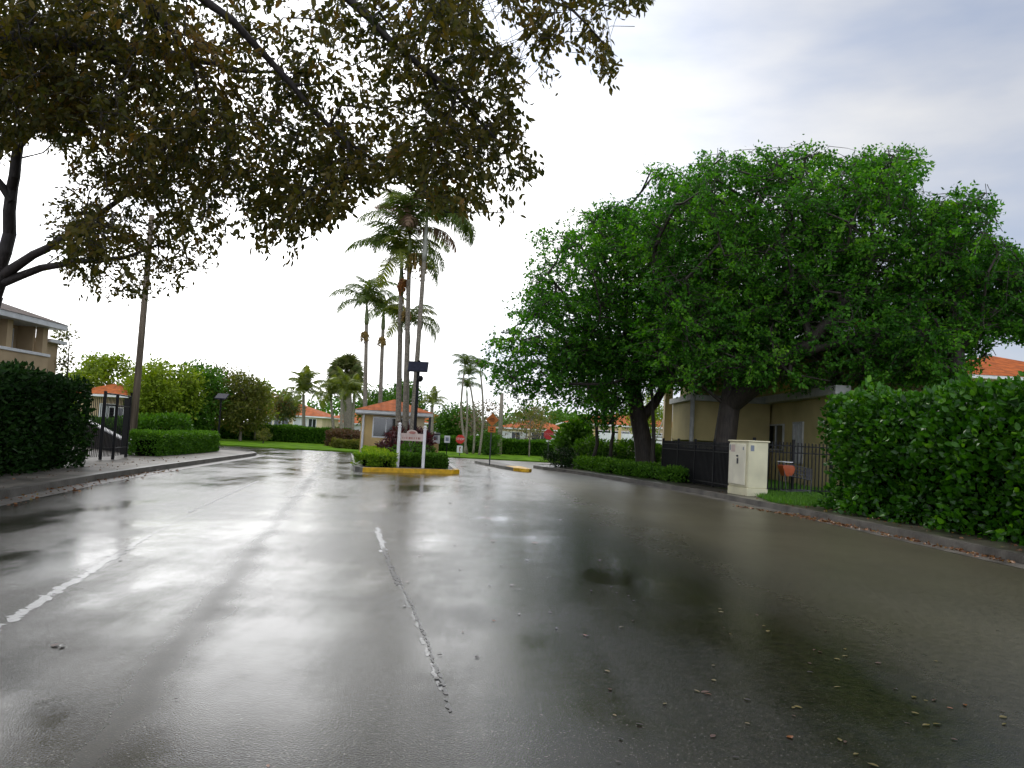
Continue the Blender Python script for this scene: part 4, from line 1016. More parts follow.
hedge('leafy_shrubs', 'taller loose green shrubs behind the low clipped left hedge', 'shrub', [(-21, 36.2), (-14.6, 37.6)], 1.4, .12, 1.2, 9000, .16, L['clip'], rough=.2, side=1, hvar=.25)
hedge('long_hedge', 'long low hedge across the far lawn left of the guardhouse', 'hedge', [(hx(150, 66), 66), (hx(352, 66), 66)], 1.3, .07, 1.16, 30000, .17, L['clip'], rough=.12, side=1)
hedge('long_hedge', 'long green hedge across the far lawn right of the guardhouse', 'hedge', [(hx(425, 63), 63), (hx(566, 63), 63)], 1.3, .07, 1.05, 22000, .17, L['clip'], rough=.12, side=1)
hedge('reddish_shrubs', 'reddish brown shrub row left of the guardhouse', 'shrub', [(hx(326, 60), 60), (hx(362, 58), 58)], 1.3, .07, 1.0, 5500, .16, L['redbrown'], rough=.16, side=1)
hedge('low_shrubs', 'low grey green shrubs before the reddish shrub row', 'shrub', [(hx(332, 56), 56), (hx(361, 54), 54)], 1.0, .07, .5, 3000, .14, L['olive'], rough=.12, side=1)
# island planting
hedge('lime_hedge', 'lime green low hedge at the left front of the island', 'hedge', [(-4.85, 28.9), (-4.65, 28.5), (-4.0, 29.6)], .9, .13, .43, 6500, .085, L['lime'], rough=.07, side=1)
hedge('lime_hedge', 'yellow green hedge along the left edge of the island', 'hedge', [(-6.55, 37.5), (-4.95, 29.2)], .8, .13, .45, 6500, .085, L['lime'], rough=.07, side=1)
hedge('green_hedge', 'darker green low hedge between the sign posts', 'hedge', [(-4.05, 30.0), (-3.2, 30.4)], .55, .13, .40, 2600, .085, L['mid'], rough=.07, side=1)
hedge('green_hedge', 'dark green low hedge at the right front of the island', 'hedge', [(-3.0, 29.9), (-2.2, 30.2)], .9, .13, .42, 4500, .09, L['mid'], rough=.07, side=1)
hedge('green_hedge', 'low dark hedge in front of the guardhouse wall', 'hedge', [(-5.6, 36.3), (-3.3, 36.9)], .8, .13, .62, 4500, .10, L['clip'], rough=.08, side=1)
def shrub(label, c, r, n, lmat, ls, name='shrub', group=None, base_z=.12, asp=.4, up=.6, seed=1, bm='bark_oak'):
    rg = np.random.default_rng(seed); C = ell(n, c, r, .5, rg); base = (c[0], c[1], base_z)
    paths = [([base, (c[0]+.05, c[1], base_z+.25*(c[2]-base_z)+.05)], [.05, .035])]
    return tree(name, label, 'shrub', base, paths, C, 36, .28*max(r)/1.0+.06, ls, lmat, MT[bm], group, asp=asp, step=.3, kr=.006, rmin=.004, droop=-up*.4, rng=rg, wander=.04)
for i, (px, py, Y, r, lab) in enumerate([(392, 447, 34.5, .55, 'burgundy leaved shrub left of the white sign post on the island'), (404, 437, 35, .6, 'red tipped shrub at the foot of the island palms'), (418, 440, 35.5, .55, 'dark red shrub behind the right sign post')]):
    c = at(px, py, Y); shrub(lab, c, (r, r, r*.9), 34, L['burgundy'], .2, 'burgundy_shrub', base_z=.13, asp=.3, seed=40+i)
c = at(411, 452, 32.6); shrub('dark green shrub behind the entrance sign board', (c[0], 32.6, .55), (.7, .5, .45), 30, L['mid'], .13, base_z=.13, seed=46)
# right side planting
c = at(562, 461, 38.5); shrub('dark rounded bush at the right corner of the junction', (c[0], 38.5, .55), (.75, .7, .5), 60, L['darkhedge'], .11, 'rounded_bush', seed=51)
hedge('ground_cover', 'low dark green ground cover bed by the right kerb', 'ground cover', [(3.0, 37.6), (4.5, 33.2), (5.5, 30.8), (6.0, 29.2)], 2.2, .12, .45, 17000, .10, L['clip'], rough=.12, side=1)
c = at(575, 444, 41); shrub('upright broad leaved plant left of the thin oak trunks', (c[0], 41, 1.3), (.75, .7, 1.1), 60, L['mid'], .34, 'broad_leaved_plant', seed=53, asp=.35)
for i, (px, r) in enumerate(((592, .75), (612, .8), (630, .7), (652, .75))):
    c = at(px, 452, 38.5+i*.2); shrub(('loose dark green shrub nearest the corner bush', 'loose dark shrub behind the ground cover, under the thin trunks', 'loose dark shrub just left of the leaning oak trunk', 'dark shrub at the foot of the leaning oak trunk')[i], (c[0], 38.5+i*.2, .85), (r, .7, .65), 42, L['mid'], .18, 'loose_shrub', seed=60+i)
c = at(490, 442, 58); shrub('rounded dark topiary shrub before the far hedge, behind the diamond sign', (c[0], 58, .85), (.75, .7, .85), 70, L['mid'], .16, 'topiary_shrub', base_z=.07, seed=70)
c = at(263, 441, 58); shrub('small bare twiggy shrub on the far left lawn', (c[0], 58, .6), (.5, .4, .5), 14, L['olive'], .14, 'twiggy_shrub', base_z=.07, seed=71)
# ================================================================== NEAR LEFT TREES
LPOLY = [(-900, -900), (-900, 180), (-60, 165), (0, 158), (30, 128), (62, 150), (70, 175), (55, 205), (48, 240), (62, 268), (72, 288), (110, 299), (150, 293), (186, 287), (184, 272), (210, 262), (224, 240), (221, 206), (232, 184), (243, 212), (234, 226), (258, 250), (292, 258), (315, 228), (345, 214), (360, 197), (402, 178), (418, 192), (434, 208), (465, 212), (497, 214), (511, 224), (521, 207), (514, 190), (535, 172), (538, 152), (521, 148), (526, 120), (515, 102), (533, 96), (524, 68), (510, 42), (487, 30), (480, 2), (492, 0), (510, 22), (522, 24), (536, 60), (529, 92), (552, 96), (557, 77), (546, 63), (560, 42), (588, 60), (599, 80), (613, 88), (616, 67), (609, 46), (596, 16), (606, 2), (627, 16), (649, 6), (664, -10), (700, -900)]
def samp_img(n, box, depth, poly, zmax=10.5, zmin=2.6, rng=RNG):
    out = []
    while len(out) < n:
        x = rng.uniform(box[0], box[2]); y = rng.uniform(box[1], box[3])
        if poly is not None and not inpoly(np.array([x]), np.array([y]), poly)[0]: continue
        Y = rng.uniform(*depth(x, y)); p = at(x, y, Y)
        if zmin < p[2] < zmax: out.append(p)
    return np.array(out)
rgA = np.random.default_rng(101)
# tree A: trunk just off frame to the left, at Y ~ 15
SA = 1.65
def at_a(x, y, Y): return at(x, y, Y*SA)
bA = (at_a(-40, 470, 15.2)[0], 15.2*SA, .11); fA_ = at_a(-3, 283, 15)
pA = [([bA, at_a(-22, 340, 15.1), fA_], [.24, .19, .17]),
      ([fA_, at_a(9, 235, 15), at_a(12, 190, 14.8), at_a(20, 145, 14.5), at_a(48, 112, 14), at_a(90, 80, 13.3)], [.13, .11, .10, .085, .06, .03]),
      ([at_a(2, 276, 15), at_a(35, 255, 14.8), at_a(72, 234, 14.3), at_a(112, 205, 14), at_a(165, 165, 13.4)], [.10, .075, .06, .045, .02]),
      ([at_a(0, 284, 15), at_a(42, 268, 15), at_a(78, 262, 14.5), at_a(125, 258, 14), at_a(170, 240, 13.5)], [.085, .065, .05, .035, .015]),
      ([at_a(11, 200, 14.8), at_a(-30, 140, 14.5), at_a(-60, 60, 14)], [.08, .06, .03])]
pA = [(p, [q*SA for q in r]) for p, r in pA]
CA = np.concatenate([samp_img(64, (55, 90, 232, 300), lambda x, y: (12.2*SA, 15.5*SA), LPOLY, 20, rng=rgA),
                     samp_img(36, (-60, 20, 120, 150), lambda x, y: (12.5*SA, 16*SA), LPOLY, 20, rng=rgA),
                     samp_img(100, (-460, -260, 60, 150), lambda x, y: (11.5*SA, 17*SA), None, 20, rng=rgA)])
tree('overhanging_tree', 'dark leafy tree with forked trunk at the left edge of the picture', 'tree', bA, pA, CA, 235, .64, .125, L['near'], MT['bark_near'], 'trees overhanging the left lane', poly=LPOLY, hexa=True, kr=.008, rmin=.005, step=.45, jit=5, rng=rgA, wander=.09, asp=.5, spray=(9, 1.15, 24, .009), droop=.35)
rgB = np.random.default_rng(202)
SB = 1.85
def at_b(x, y, Y): return at(x, y, Y*SB)
bB = (-16.4, 15.0, .11); tB = (-15.3, 15.4, 5.6)
pB = [([bB, (-16.0, 15.0, 2.6), tB], [.30, .25, .22]),
      ([tB, at_b(-220, 20, 9.0), at_b(-60, 30, 9.4), at_b(30, 40, 9.6), at_b(95, 46, 10), at_b(162, 52, 10.2), at_b(255, 72, 10.5)], [.17, .13, .11, .10, .085, .06, .025]),
      ([at_b(92, 46, 10), at_b(128, 70, 10.2), at_b(148, 88, 10.4), at_b(165, 118, 10.6)], [.06, .045, .035, .02]),
      ([tB, at_b(-150, -140, 8.0), at_b(60, -60, 8.4), at_b(150, 5, 8.8), at_b(190, 55, 9.2), at_b(199, 100, 9.5)], [.16, .10, .06, .038, .026, .012]),
      ([at_b(60, -60, 8.4), at_b(165, -25, 8.3), at_b(232, 20, 8.6), at_b(272, 62, 9), at_b(310, 108, 9.2), at_b(347, 142, 9.3), at_b(382, 166, 9.5), at_b(420, 195, 9.5), at_b(446, 212, 9.5), at_b(515, 212, 9.6)], [.05, .046, .042, .036, .03, .025, .018, .012, .008, .004]),
      ([at_b(-150, -140, 8.0), at_b(150, -120, 7.6), at_b(350, -60, 7.8), at_b(480, -22, 8), at_b(570, 8, 8), at_b(606, 46, 8)], [.10, .07, .04, .025, .014, .007]),
      ([at_b(250, -90, 7.7), at_b(330, -20, 8.0), at_b(390, 40, 8.3), at_b(452, 92, 8.4), at_b(500, 142, 8.4)], [.06, .045, .035, .025, .01])]
pB = [(p, [q*SB for q in r]) for p, r in pB]
CB = np.concatenate([samp_img(98, (90, -10, 480, 235), lambda x, y: (8.0*SB, 11.6*SB), LPOLY, 20, rng=rgB),
                     samp_img(34, (225, 110, 420, 258), lambda x, y: (9.0*SB, 11.8*SB), LPOLY, 20, rng=rgB),
                     samp_img(40, (410, -10, 540, 220), lambda x, y: (7.8*SB, 9.8*SB), LPOLY, 20, rng=rgB),
                     samp_img(14, (500, -20, 650, 85), lambda x, y: (7.6*SB, 8.4*SB), LPOLY, 20, rng=rgB),
                     samp_img(110, (-60, -20, 230, 130), lambda x, y: (8.5*SB, 11.5*SB), LPOLY, 20, rng=rgB),
                     samp_img(150, (-500, -620, 660, -10), lambda x, y: (6.0*SB, 11*SB), None, 20, rng=rgB)])
tree('overhanging_tree', 'large olive brown leafy tree arching over the road from upper left', 'tree', bB, pB, CB, 215, .52, .145, L['near'], MT['bark_near'], 'trees overhanging the left lane', poly=LPOLY, hexa=True, kr=.007, rmin=.004, step=.4, jit=4, rng=rgB, wander=.07, droop=.75, asp=.46, spray=(8, 1.12, 21, .008))
# ================================================================== BIG OAKS ON THE RIGHT
RPOLY = [(470, 372), (486, 352), (493, 336), (511, 319), (506, 306), (529, 292), (531, 257), (546, 253), (528, 237), (533, 217), (556, 219), (564, 240), (573, 213), (604, 200), (634, 204), (652, 192), (644, 169), (668, 162), (686, 178), (701, 147), (728, 156), (746, 152), (767, 136), (786, 155), (800, 145), (815, 142), (832, 156), (846, 165), (858, 153), (873, 149), (900, 146), (929, 155), (926, 175), (912, 187), (922, 200), (907, 222), (900, 232), (912, 226), (922, 208), (950, 193), (966, 180), (990, 195), (1001, 207), (993, 229), (1012, 247), (1030, 258), (1090, 270), (1200, 400), (1024, 342), (996, 338), (988, 322), (991, 357), (975, 372), (960, 386), (900, 384), (850, 392), (815, 400), (780, 392), (745, 384), (700, 392), (664, 392), (640, 396), (626, 420), (610, 428), (598, 432), (588, 424), (577, 424), (568, 411), (562, 394), (550, 407), (541, 389), (534, 396), (526, 412), (511, 400), (494, 396), (487, 366)]
def oak(label, base, paths, ells, per, rc, ls, seed, n):
    rg = np.random.default_rng(seed); C = []
    V = [r[0]*r[2] for _, r in ells]; tot = sum(V)
    for (c, r), v in zip(ells, V): C.append(ell(int(n*v/tot), c, r, .62, rg))
    C = np.concatenate(C); x, y, w = proj(C); C = C[inpoly(x, y, RPOLY)]
    return tree('oak_tree', label, 'tree', base, paths, C, per, rc, ls, L['oak'], MT['bark_oak'], 'oaks by the right pavement', poly=RPOLY, jit=4, kr=.017, rmin=.010, step=.8, rng=rg, asp=.6, flat=.55, spray=(8, 1.15*rc/.72, 25, .012), droop=.25)
def E(px, py, Y, rpx, rpy, ry): s = Y/FPX; return (at(px, py, Y), (rpx*s, ry, rpy*s))
Y = 35.5; b = np.array([at(648, 470, Y)[0], Y, .1])
oak('leaning oak with thick curved trunk left of the black fence', b,
    [([b, at(645, 445, Y), at(636, 410, Y), at(632, 385, Y), at(640, 350, Y), at(650, 300, Y)], [.52, .42, .36, .33, .26, .12]),
     ([at(640, 420, Y), at(655, 402, Y), at(668, 380, Y), at(690, 340, Y-.5)], [.26, .22, .18, .09]),
     ([at(633, 385, Y), at(605, 340, Y-.5), at(570, 310, Y-1)], [.2, .13, .06]),
     ([at(640, 350, Y), at(600, 280, Y), at(580, 245, Y)], [.16, .1, .05])],
    [E(540, 340, 34, 58, 58, 2.6), E(600, 285, 35, 72, 82, 3.5), E(665, 265, 35, 75, 100, 4), E(590, 385, 34.5, 48, 45, 2.2), E(700, 330, 36, 60, 60, 3), E(640, 365, 34.5, 60, 30, 2)], 230, .80, .14, 301, 520)
Y = 30.0; b = np.array([at(727, 480, Y)[0], Y, .1])
oak('broad oak with a huge limb reaching right behind the cream cabinet', b,
    [([b, at(726, 445, Y), at(728, 410, Y), at(735, 375, Y), at(742, 320, Y), at(760, 250, Y)], [.52, .42, .38, .34, .24, .1]),
     ([at(730, 405, Y), at(755, 385, Y-1.2), at(790, 358, Y-2.6), at(830, 320, Y-3.5), at(870, 270, Y-3.5)], [.36, .33, .28, .2, .08]),
     ([at(735, 375, Y), at(715, 330, Y), at(700, 270, Y)], [.25, .18, .07]),
     ([at(790, 358, Y-2.6), at(850, 340, Y-3.5), at(900, 300, Y-3.5)], [.2, .14, .06])],
    [E(730, 250, 29.5, 85, 100, 3.6), E(800, 235, 29, 85, 92, 3.8), E(870, 250, 28.5, 75, 98, 3.4), E(830, 335, 27.5, 85, 55, 2.6), E(720, 345, 29, 70, 48, 2.6), E(895, 180, 29.5, 36, 34, 2)], 230, .72, .13, 302, 640)
Y = 25.5; b = np.array([at(965, 470, Y)[0], Y, .1])
oak('smaller dark oak at far right, above the tall hedge', b,
    [([b, at(962, 400, Y), at(955, 340, Y), at(960, 270, Y), at(965, 220, Y)], [.34, .26, .22, .14, .05]), ([at(957, 350, Y), at(1000, 300, Y), at(1030, 280, Y)], [.15, .1, .04]), ([at(957, 350, Y), at(920, 300, Y)], [.14, .05])],
    [E(960, 265, 26, 55, 75, 2.4), E(1010, 290, 26, 55, 52, 2.2), E(935, 340, 25.5, 60, 45, 2.0), E(1060, 310, 26.5, 45, 45, 2)], 220, .64, .125, 303, 320)
# thin young trees in front of the leaning oak
for i, (x0, y0, x1, y1, Y, lab) in enumerate([(595, 468, 598, 395, 37.2, 'thin dark trunked young tree nearest the corner bush'), (611, 466, 613, 395, 37.6, 'second thin young tree between the slim trunk and the leaning oak'), (654, 470, 652, 375, 33.6, 'slim straight young tree just right of the leaning oak')]):
    b = np.array([at(x0, y0, Y)[0], Y, .11]); t_ = at(x1, y1, Y); rg = np.random.default_rng(320+i)
    C = ell(16 if i < 2 else 10, at(x1, (y1-8) if i < 2 else y1-25, Y), (.8, .8, 1.0), .5, rg)
    tree('young_tree', lab, 'tree', b, [([b, b*.5+t_*.5, t_], [.10, .08, .06])], C, 90, .45, .16, L['oak'], MT['bark_oak'], rng=rg, step=.5)
# ================================================================== PALMS
def gpalm(label, bpx, bpy, tpx, tpy, Y, **kw):
    b = at(bpx, bpy, Y); b = np.array([b[0], Y, kw.pop('bz', .13)]); t_ = at(tpx, tpy, Y); return palm(label, b, t_, **kw)
PG = 'slender palms of the island'
gpalm('island palm with orange fruit, leftmost of the front palm trunks', 397.3, 462, 401, 296, 35.2, r0=.13, r1=.095, fronds=13, shaft=1.5, seed=1, elev=(-35, 45), fruit=[(.10, .35, .28, 'fruit_o'), (.3, -.9, .2, 'fruit_y')], group=PG, kinds=('pinnate1', 'pinnate2', 'pinnate3', 'yellow0'), scale=1.05)
gpalm('tallest island palm with a dry brown frond, middle front trunk', 404, 462, 409, 272, 34.6, r0=.125, r1=.09, fronds=14, shaft=1.6, seed=2, elev=(-30, 55), fruit=[(.30, .1, .5, 'fruit_y')], group=PG, scale=1.15, kinds=('pinnate0', 'pinnate1', 'pinnate2', 'pinnate3', 'dry0'))
gpalm('leaning island palm with a pale grey crownshaft, rightmost trunk', 410, 462, 424, 262, 34.0, r0=.12, r1=.085, fronds=8, shaft=1.9, seed=3, elev=(-20, 30), group=PG, shaftmat='palm_shaft_grey', scale=1.18, azim=[-20, 15, 35, 160, -40, 70, -75], kinds=('pinnate1', 'pinnate2', 'pinnate3'))
gpalm('short island palm whose crown hangs under the taller ones', 406, 455, 408, 345, 36.5, r0=.12, r1=.085, fronds=10, shaft=.8, seed=4, elev=(-25, 45), group=PG, scale=.85, kinds=('pinnate2', 'pinnate3', 'yellow0'))
gpalm('palm behind the guardhouse, left of the pair', 365, 440, 366.5, 325, 46, bz=.05, r0=.13, r1=.10, fronds=12, shaft=1.1, seed=5, elev=(-30, 50), fruit=[(-.05, -.75, .27, 'fruit_y')], group='palms behind the guardhouse', scale=1.0)
gpalm('palm behind the guardhouse, right of the pair', 379, 440, 383, 330, 47, bz=.05, r0=.13, r1=.10, fronds=10, shaft=1.0, seed=6, elev=(-30, 45), fruit=[(.0, -.75, .25, 'fruit_y')], group='palms behind the guardhouse', scale=.9, kinds=('pinnate2', 'pinnate3', 'yellow0'))
gpalm('coconut palm with feathery yellow green crown on the far lawn', 304, 440, 303.5, 396, 72, bz=.07, r0=.17, r1=.12, fronds=17, shaft=.15, seed=7, elev=(-35, 70), kinds=('coco0', 'coco1', 'coco2'), scale=1.0, name='coconut_palm')
# sabal palm: globe of fan leaves
b = np.array([at(349, 440, 70)[0], 70, .07]); t_ = at(346.5, 386, 70)
palm('fan palm with dense rounded grey green crown left of the guardhouse', b, t_+np.array([0, 0, .4]), r0=.42, r1=.36, fronds=90, shaft=.6, seed=8, elev=(-65, 85), kinds=('fan0', 'fan1', 'fan2'), scale=1.0, boots=True, name='fan_palm')
for i, (bx, tx, ty, Y, sc_, lab) in enumerate([(335, 331, 401, 66, .62, 'small palm with bright fronds at the left of the fan palm'), (341, 342, 396, 65, .62, 'small bright palm before the fan palm trunk'), (352, 354, 398, 66, .6, 'small bright palm at the right of the fan palm')]):
    gpalm(lab, bx, 440, tx, ty, Y, bz=.07, r0=.14, r1=.1, fronds=13, shaft=.4, seed=20+i, elev=(-45, 60), kinds=('coco0', 'coco1', 'coco2'), scale=sc_*1.1, name='small_palm', group='small palms by the fan palm')
gpalm('palm with feathery crown beyond the right end of the guardhouse roof', 432, 440, 432, 407, 70, bz=.07, r0=.18, r1=.14, fronds=13, shaft=.2, seed=24, elev=(-30, 65), kinds=('coco0', 'coco1', 'coco2'), scale=.6, name='feather_palm')
for i, (bx, tx, ty, Y, bend, lab) in enumerate([(468, 464, 374, 58, -.3, 'slender drooping palm, leftmost of the thin group'), (474, 470, 384, 60, .2, 'slender drooping palm in the middle of the thin group'), (480, 481, 377, 57, .2, 'slender drooping palm at the edge of the oak crown'), (465, 467, 396, 61, .1, 'short drooping palm in the thin group')]):
    gpalm(lab, bx, 440, tx, ty, Y, bz=.07, r0=.09, r1=.06, fronds=7, shaft=.5, seed=30+i, elev=(10, 55), bend=bend, kinds=('pinnate2', 'pinnate3'), scale=.62, name='slender_palm', group='slender palms beyond the hedge')
# tall bare palm trunk
Y = 62; b = np.array([at(500, 440, Y)[0], Y, .07]); t_ = at(502, 393, Y)
root = empty('dead_palm', b, 'bare grey palm trunk without a crown right of the diamond sign', 'tree')
mb = MB(); mb.tube([b, b*.5+t_*.5, t_], [.2, .16, .13], MT['palm_bark'], 9); mb.build('trunk', root, True)
# ================================================================== BACKGROUND TREES
def bgtree(label, px, top, bottom, Y, wpx, n, per, lmat, ls, seed, bm='bark_oak', rc=.9, name='background_tree', base_z=.07, shell=.55, kr=.012, rmin=.012, multi=1, trunk_top=None, group=None, cat='tree'):
    rg = np.random.default_rng(seed); s = Y/FPX; c = at(px, (top+bottom)/2, Y); r = (wpx/2*s, min(wpx/2*s, 4), (bottom-top)/2*s)
    C = ell(n, c, r, shell, rg); C[:, 2] = np.maximum(C[:, 2], base_z+.4)
    paths = []; b = np.array([c[0], Y, base_z])
    for k in range(multi):
        o = (k-(multi-1)/2)*.25; e = np.array([c[0]+o*4, Y, c[2]-.2*r[2]]); paths.append(([b+[o, 0, 0], b*.5+e*.5+[o*.5, 0, 0], e], [.02+.05*r[2], .02+.04*r[2], .03*r[2]]))
    return tree(name, label, cat, b, paths, C, per, rc, ls, lmat, MT[bm], group, rng=rg, kr=kr, rmin=rmin, step=.8)
bgtree('yellow green round tree just right of the utility pole', 165, 362, 428, 58, 62, 120, 90, L['yellowgreen'], .26, 401)
bgtree('yellow green tree behind the left gate, left of the utility pole', 108, 360, 425, 60, 70, 120, 90, L['yellowgreen'], .26, 402)
bgtree('dark green tree in the middle of the left background row', 196, 366, 428, 60, 46, 80, 80, L['mid'], .24, 403)
bgtree('sparse olive brown tree, top twigs bare, in the left background row', 215, 366, 428, 63, 62, 70, 55, L['olive'], .22, 404, 'bark_pale', kr=.010)
bgtree('thin half bare tree with twiggy top in the left background row', 205, 358, 400, 66, 52, 34, 14, L['olive'], .2, 405, 'bark_pale')
bgtree('olive green tree left of the low house', 243, 376, 428, 62, 46, 90, 75, L['olive'], .24, 406, 'bark_pale')
bgtree('yellow green tree at the right end of the left background row', 257, 384, 428, 66, 30, 50, 70, L['yellowgreen'], .24, 407, 'bark_pale')
bgtree('small round tree with russet patches before the low orange roofed house', 284, 395, 418, 76, 26, 44, 70, L['autumn'], .24, 408, 'bark_pale')
bgtree('green tree rising behind the left side of the guardhouse roof', 376, 392, 424, 72, 36, 50, 80, L['mid'], .26, 409)
bgtree('bright green tree behind the middle of the guardhouse roof', 405, 386, 424, 76, 40, 60, 80, L['mid'], .26, 410)
bgtree('rounded mid green tree just right of the beige house', 458, 408, 446, 74, 44, 80, 90, L['mid'], .26, 411)
bgtree('brown twiggy half bare tree behind the diamond sign', 484, 397, 440, 66, 40, 50, 26, L['dry'], .2, 412, 'bark_pale', kr=.008, multi=3)
bgtree('dry brownish small tree before the long orange roofed house', 527, 408, 442, 66, 40, 42, 22, L['dry'], .2, 413, 'bark_pale', kr=.008)
bgtree('sparse green tree with pale trunk left of the dark red stop sign', 531, 404, 430, 60, 34, 26, 30, L['olive'], .2, 414, 'bark_pale', kr=.008)
bgtree('green tree peeking over the long orange roof', 562, 412, 432, 110, 30, 30, 60, L['mid'], .34, 415)
bgtree('pale green tree seen between the oak trunk and the ochre block', 646, 395, 440, 70, 30, 40, 70, L['yellowgreen'], .24, 416)
# far treeline reads as one mass
rg = np.random.default_rng(500); n = 420
C = np.stack([rg.uniform(-110, 110, n), rg.uniform(126, 150, n), np.zeros(n)], 1); C[:, 2] = rg.uniform(.5, 1.0, n)**.6*(4.6+1.3*np.sin(C[:, 0]*.13)+.8*np.sin(C[:, 0]*.41))
P, D, t = clump_leaves(C, 60, 2.0, rg); P[:, 2] = np.maximum(P[:, 2], .1)
o = leaves('treeline', P, D, .6*(.7+.6*rg.random(len(P))), L['mid'], None, .7, t, False, rg); tag(o, 'distant low green treeline beyond the houses', 'treeline', None, 'stuff')
# ================================================================== GRASS AND LEAF LITTER
def grass(name, label, poly, n, z, h, rg):
    poly = np.array(poly); lo = poly.min(0); hi = poly.max(0); P = []
    q = rg.uniform(lo, hi, (n*4, 2)); q = q[inpoly(q[:, 0], q[:, 1], [tuple(p) for p in poly])][:n]
    P = np.zeros((len(q), 3)); P[:, :2] = q; P[:, 2] = z; D = rg.normal(0, .45, (len(q), 3)); D[:, 2] = 1
    o = leaves(name, P, D, h*(.5+rg.random(len(q))), L['grass'], None, .12, None, False, rg); return tag(o, label, 'grass', None, 'stuff')
rg = np.random.default_rng(600)
grass('grass', 'bright grass tuft strip at the foot of the cream cabinet and cart', [gp(755, 496, .12)[:2], gp(772, 503, .12)[:2], gp(806, 507, .12)[:2], (9.0, 22.0), (9.6, 25.0), (7.6, 24.7), (7.25, 23.9)], 9000, .115, .12, rg)
grass('grass', 'shaded lawn grass behind the black iron fences', [(6.3, 32), (7.1, 25.6), (10.4, 25.5), (10.5, 33), (6.4, 33.5)], 14000, .115, .16, rg)
def littr(name, label, line, n, w, rg, z=.012, ls=.09):
    line = np.array(line, float); seg = np.linalg.norm(np.diff(line, axis=0), axis=1); cs = np.concatenate([[0], np.cumsum(seg)]); s = rg.random(n)*cs[-1]
    i = np.clip(np.searchsorted(cs, s)-1, 0, len(seg)-1); u = (s-cs[i])/seg[i]; q = line[i]+(line[i+1]-line[i])*u[:, None]+rg.normal(0, w, (n, 2))
    P = np.zeros((n, 3)); P[:, :2] = q; P[:, 2] = z+.02*rg.random(n); D = rg.normal(size=(n, 3)); D[:, 2] *= .15
    o = leaves(name, P, D, ls*(.6+.7*rg.random(n)), L['litter'], None, .5, None, True, rg); return tag(o, label, 'leaf litter', None, 'stuff')
RKf = offset(RK, .10)
littr('leaf_litter', 'wet brown leaf litter in the gutter along the right kerb', [RKf[3], RKf[4], RKf[5]], 380, .08, rg, .012, .065)
littr('leaf_litter', 'orange brown leaves heaped in the gutter below the cabinet', [gp(735, 506, .01)[:2], gp(795, 516, .01)[:2], gp(850, 527, .01)[:2]], 300, .05, rg, .012, .06)
littr('leaf_litter', 'dark fallen leaves along the left kerb', offset(LK, -.15)[2:7], 450, .22, rg, .012, .06)
littr('leaf_litter', 'scattered dark leaf bits on the left pavement', offset(LK, 1.0)[2:8], 260, .4, rg, .123, .05)
littr('leaf_litter', 'scattered wet leaves on the right pavement by the hedge', offset(RK, -.8)[2:7], 220, .25, rg, .123, .055)
# single leaves on the wet road
def leafmesh(key, mat, seed):
    rg = random.Random(seed); mb = MB(); n = 5; A = []; B = []
    for i in range(n+1):
        u = i/n; w = .32*math.sin(PI*min(1, .08+u*.92))**.8*(1 if 0 < i < n else .08); z = .10*math.sin(u*PI)+.05*u
        A.append((u-.5, w, z+.12*w+.03*rg.random())); B.append((u-.5, -w, z+.12*w+.03*rg.random()))
    for i in range(n):
        m0 = ((i/n)-.5, 0, .08*math.sin(i/n*PI)); m1 = (((i+1)/n)-.5, 0, .08*math.sin((i+1)/n*PI))
        mb.face([m0, m1, A[i+1], A[i]], mat); mb.face([m0, B[i], B[i+1], m1], mat)
    ff = [i for f in mb.f for i in f]; return rawmesh(key, mb.v, ff, [len(f) for f in mb.f], mb.mats, mi=mb.mi)
LM = {'y': leafmesh('yellow_leaf', L['fall_y'], 1), 'o': leafmesh('orange_leaf', L['fall_o'], 2), 'b': leafmesh('brown_leaf', L['fall_b'], 3), 'd': leafmesh('dark_leaf', L['fall_d'], 4)}
LAB = {'y': ('yellow_leaf', 'small yellow green fallen leaf lying on the wet road', 'yellow leaves on the road'), 'o': ('orange_leaf', 'small orange fallen leaf lying on the wet road', 'orange leaves on the road'),
       'b': ('brown_leaf', 'small brown fallen leaf lying on the wet road', 'brown leaves on the road'), 'd': ('dark_leaf', 'small dark sodden leaf lying on the wet road', 'dark leaves on the road')}
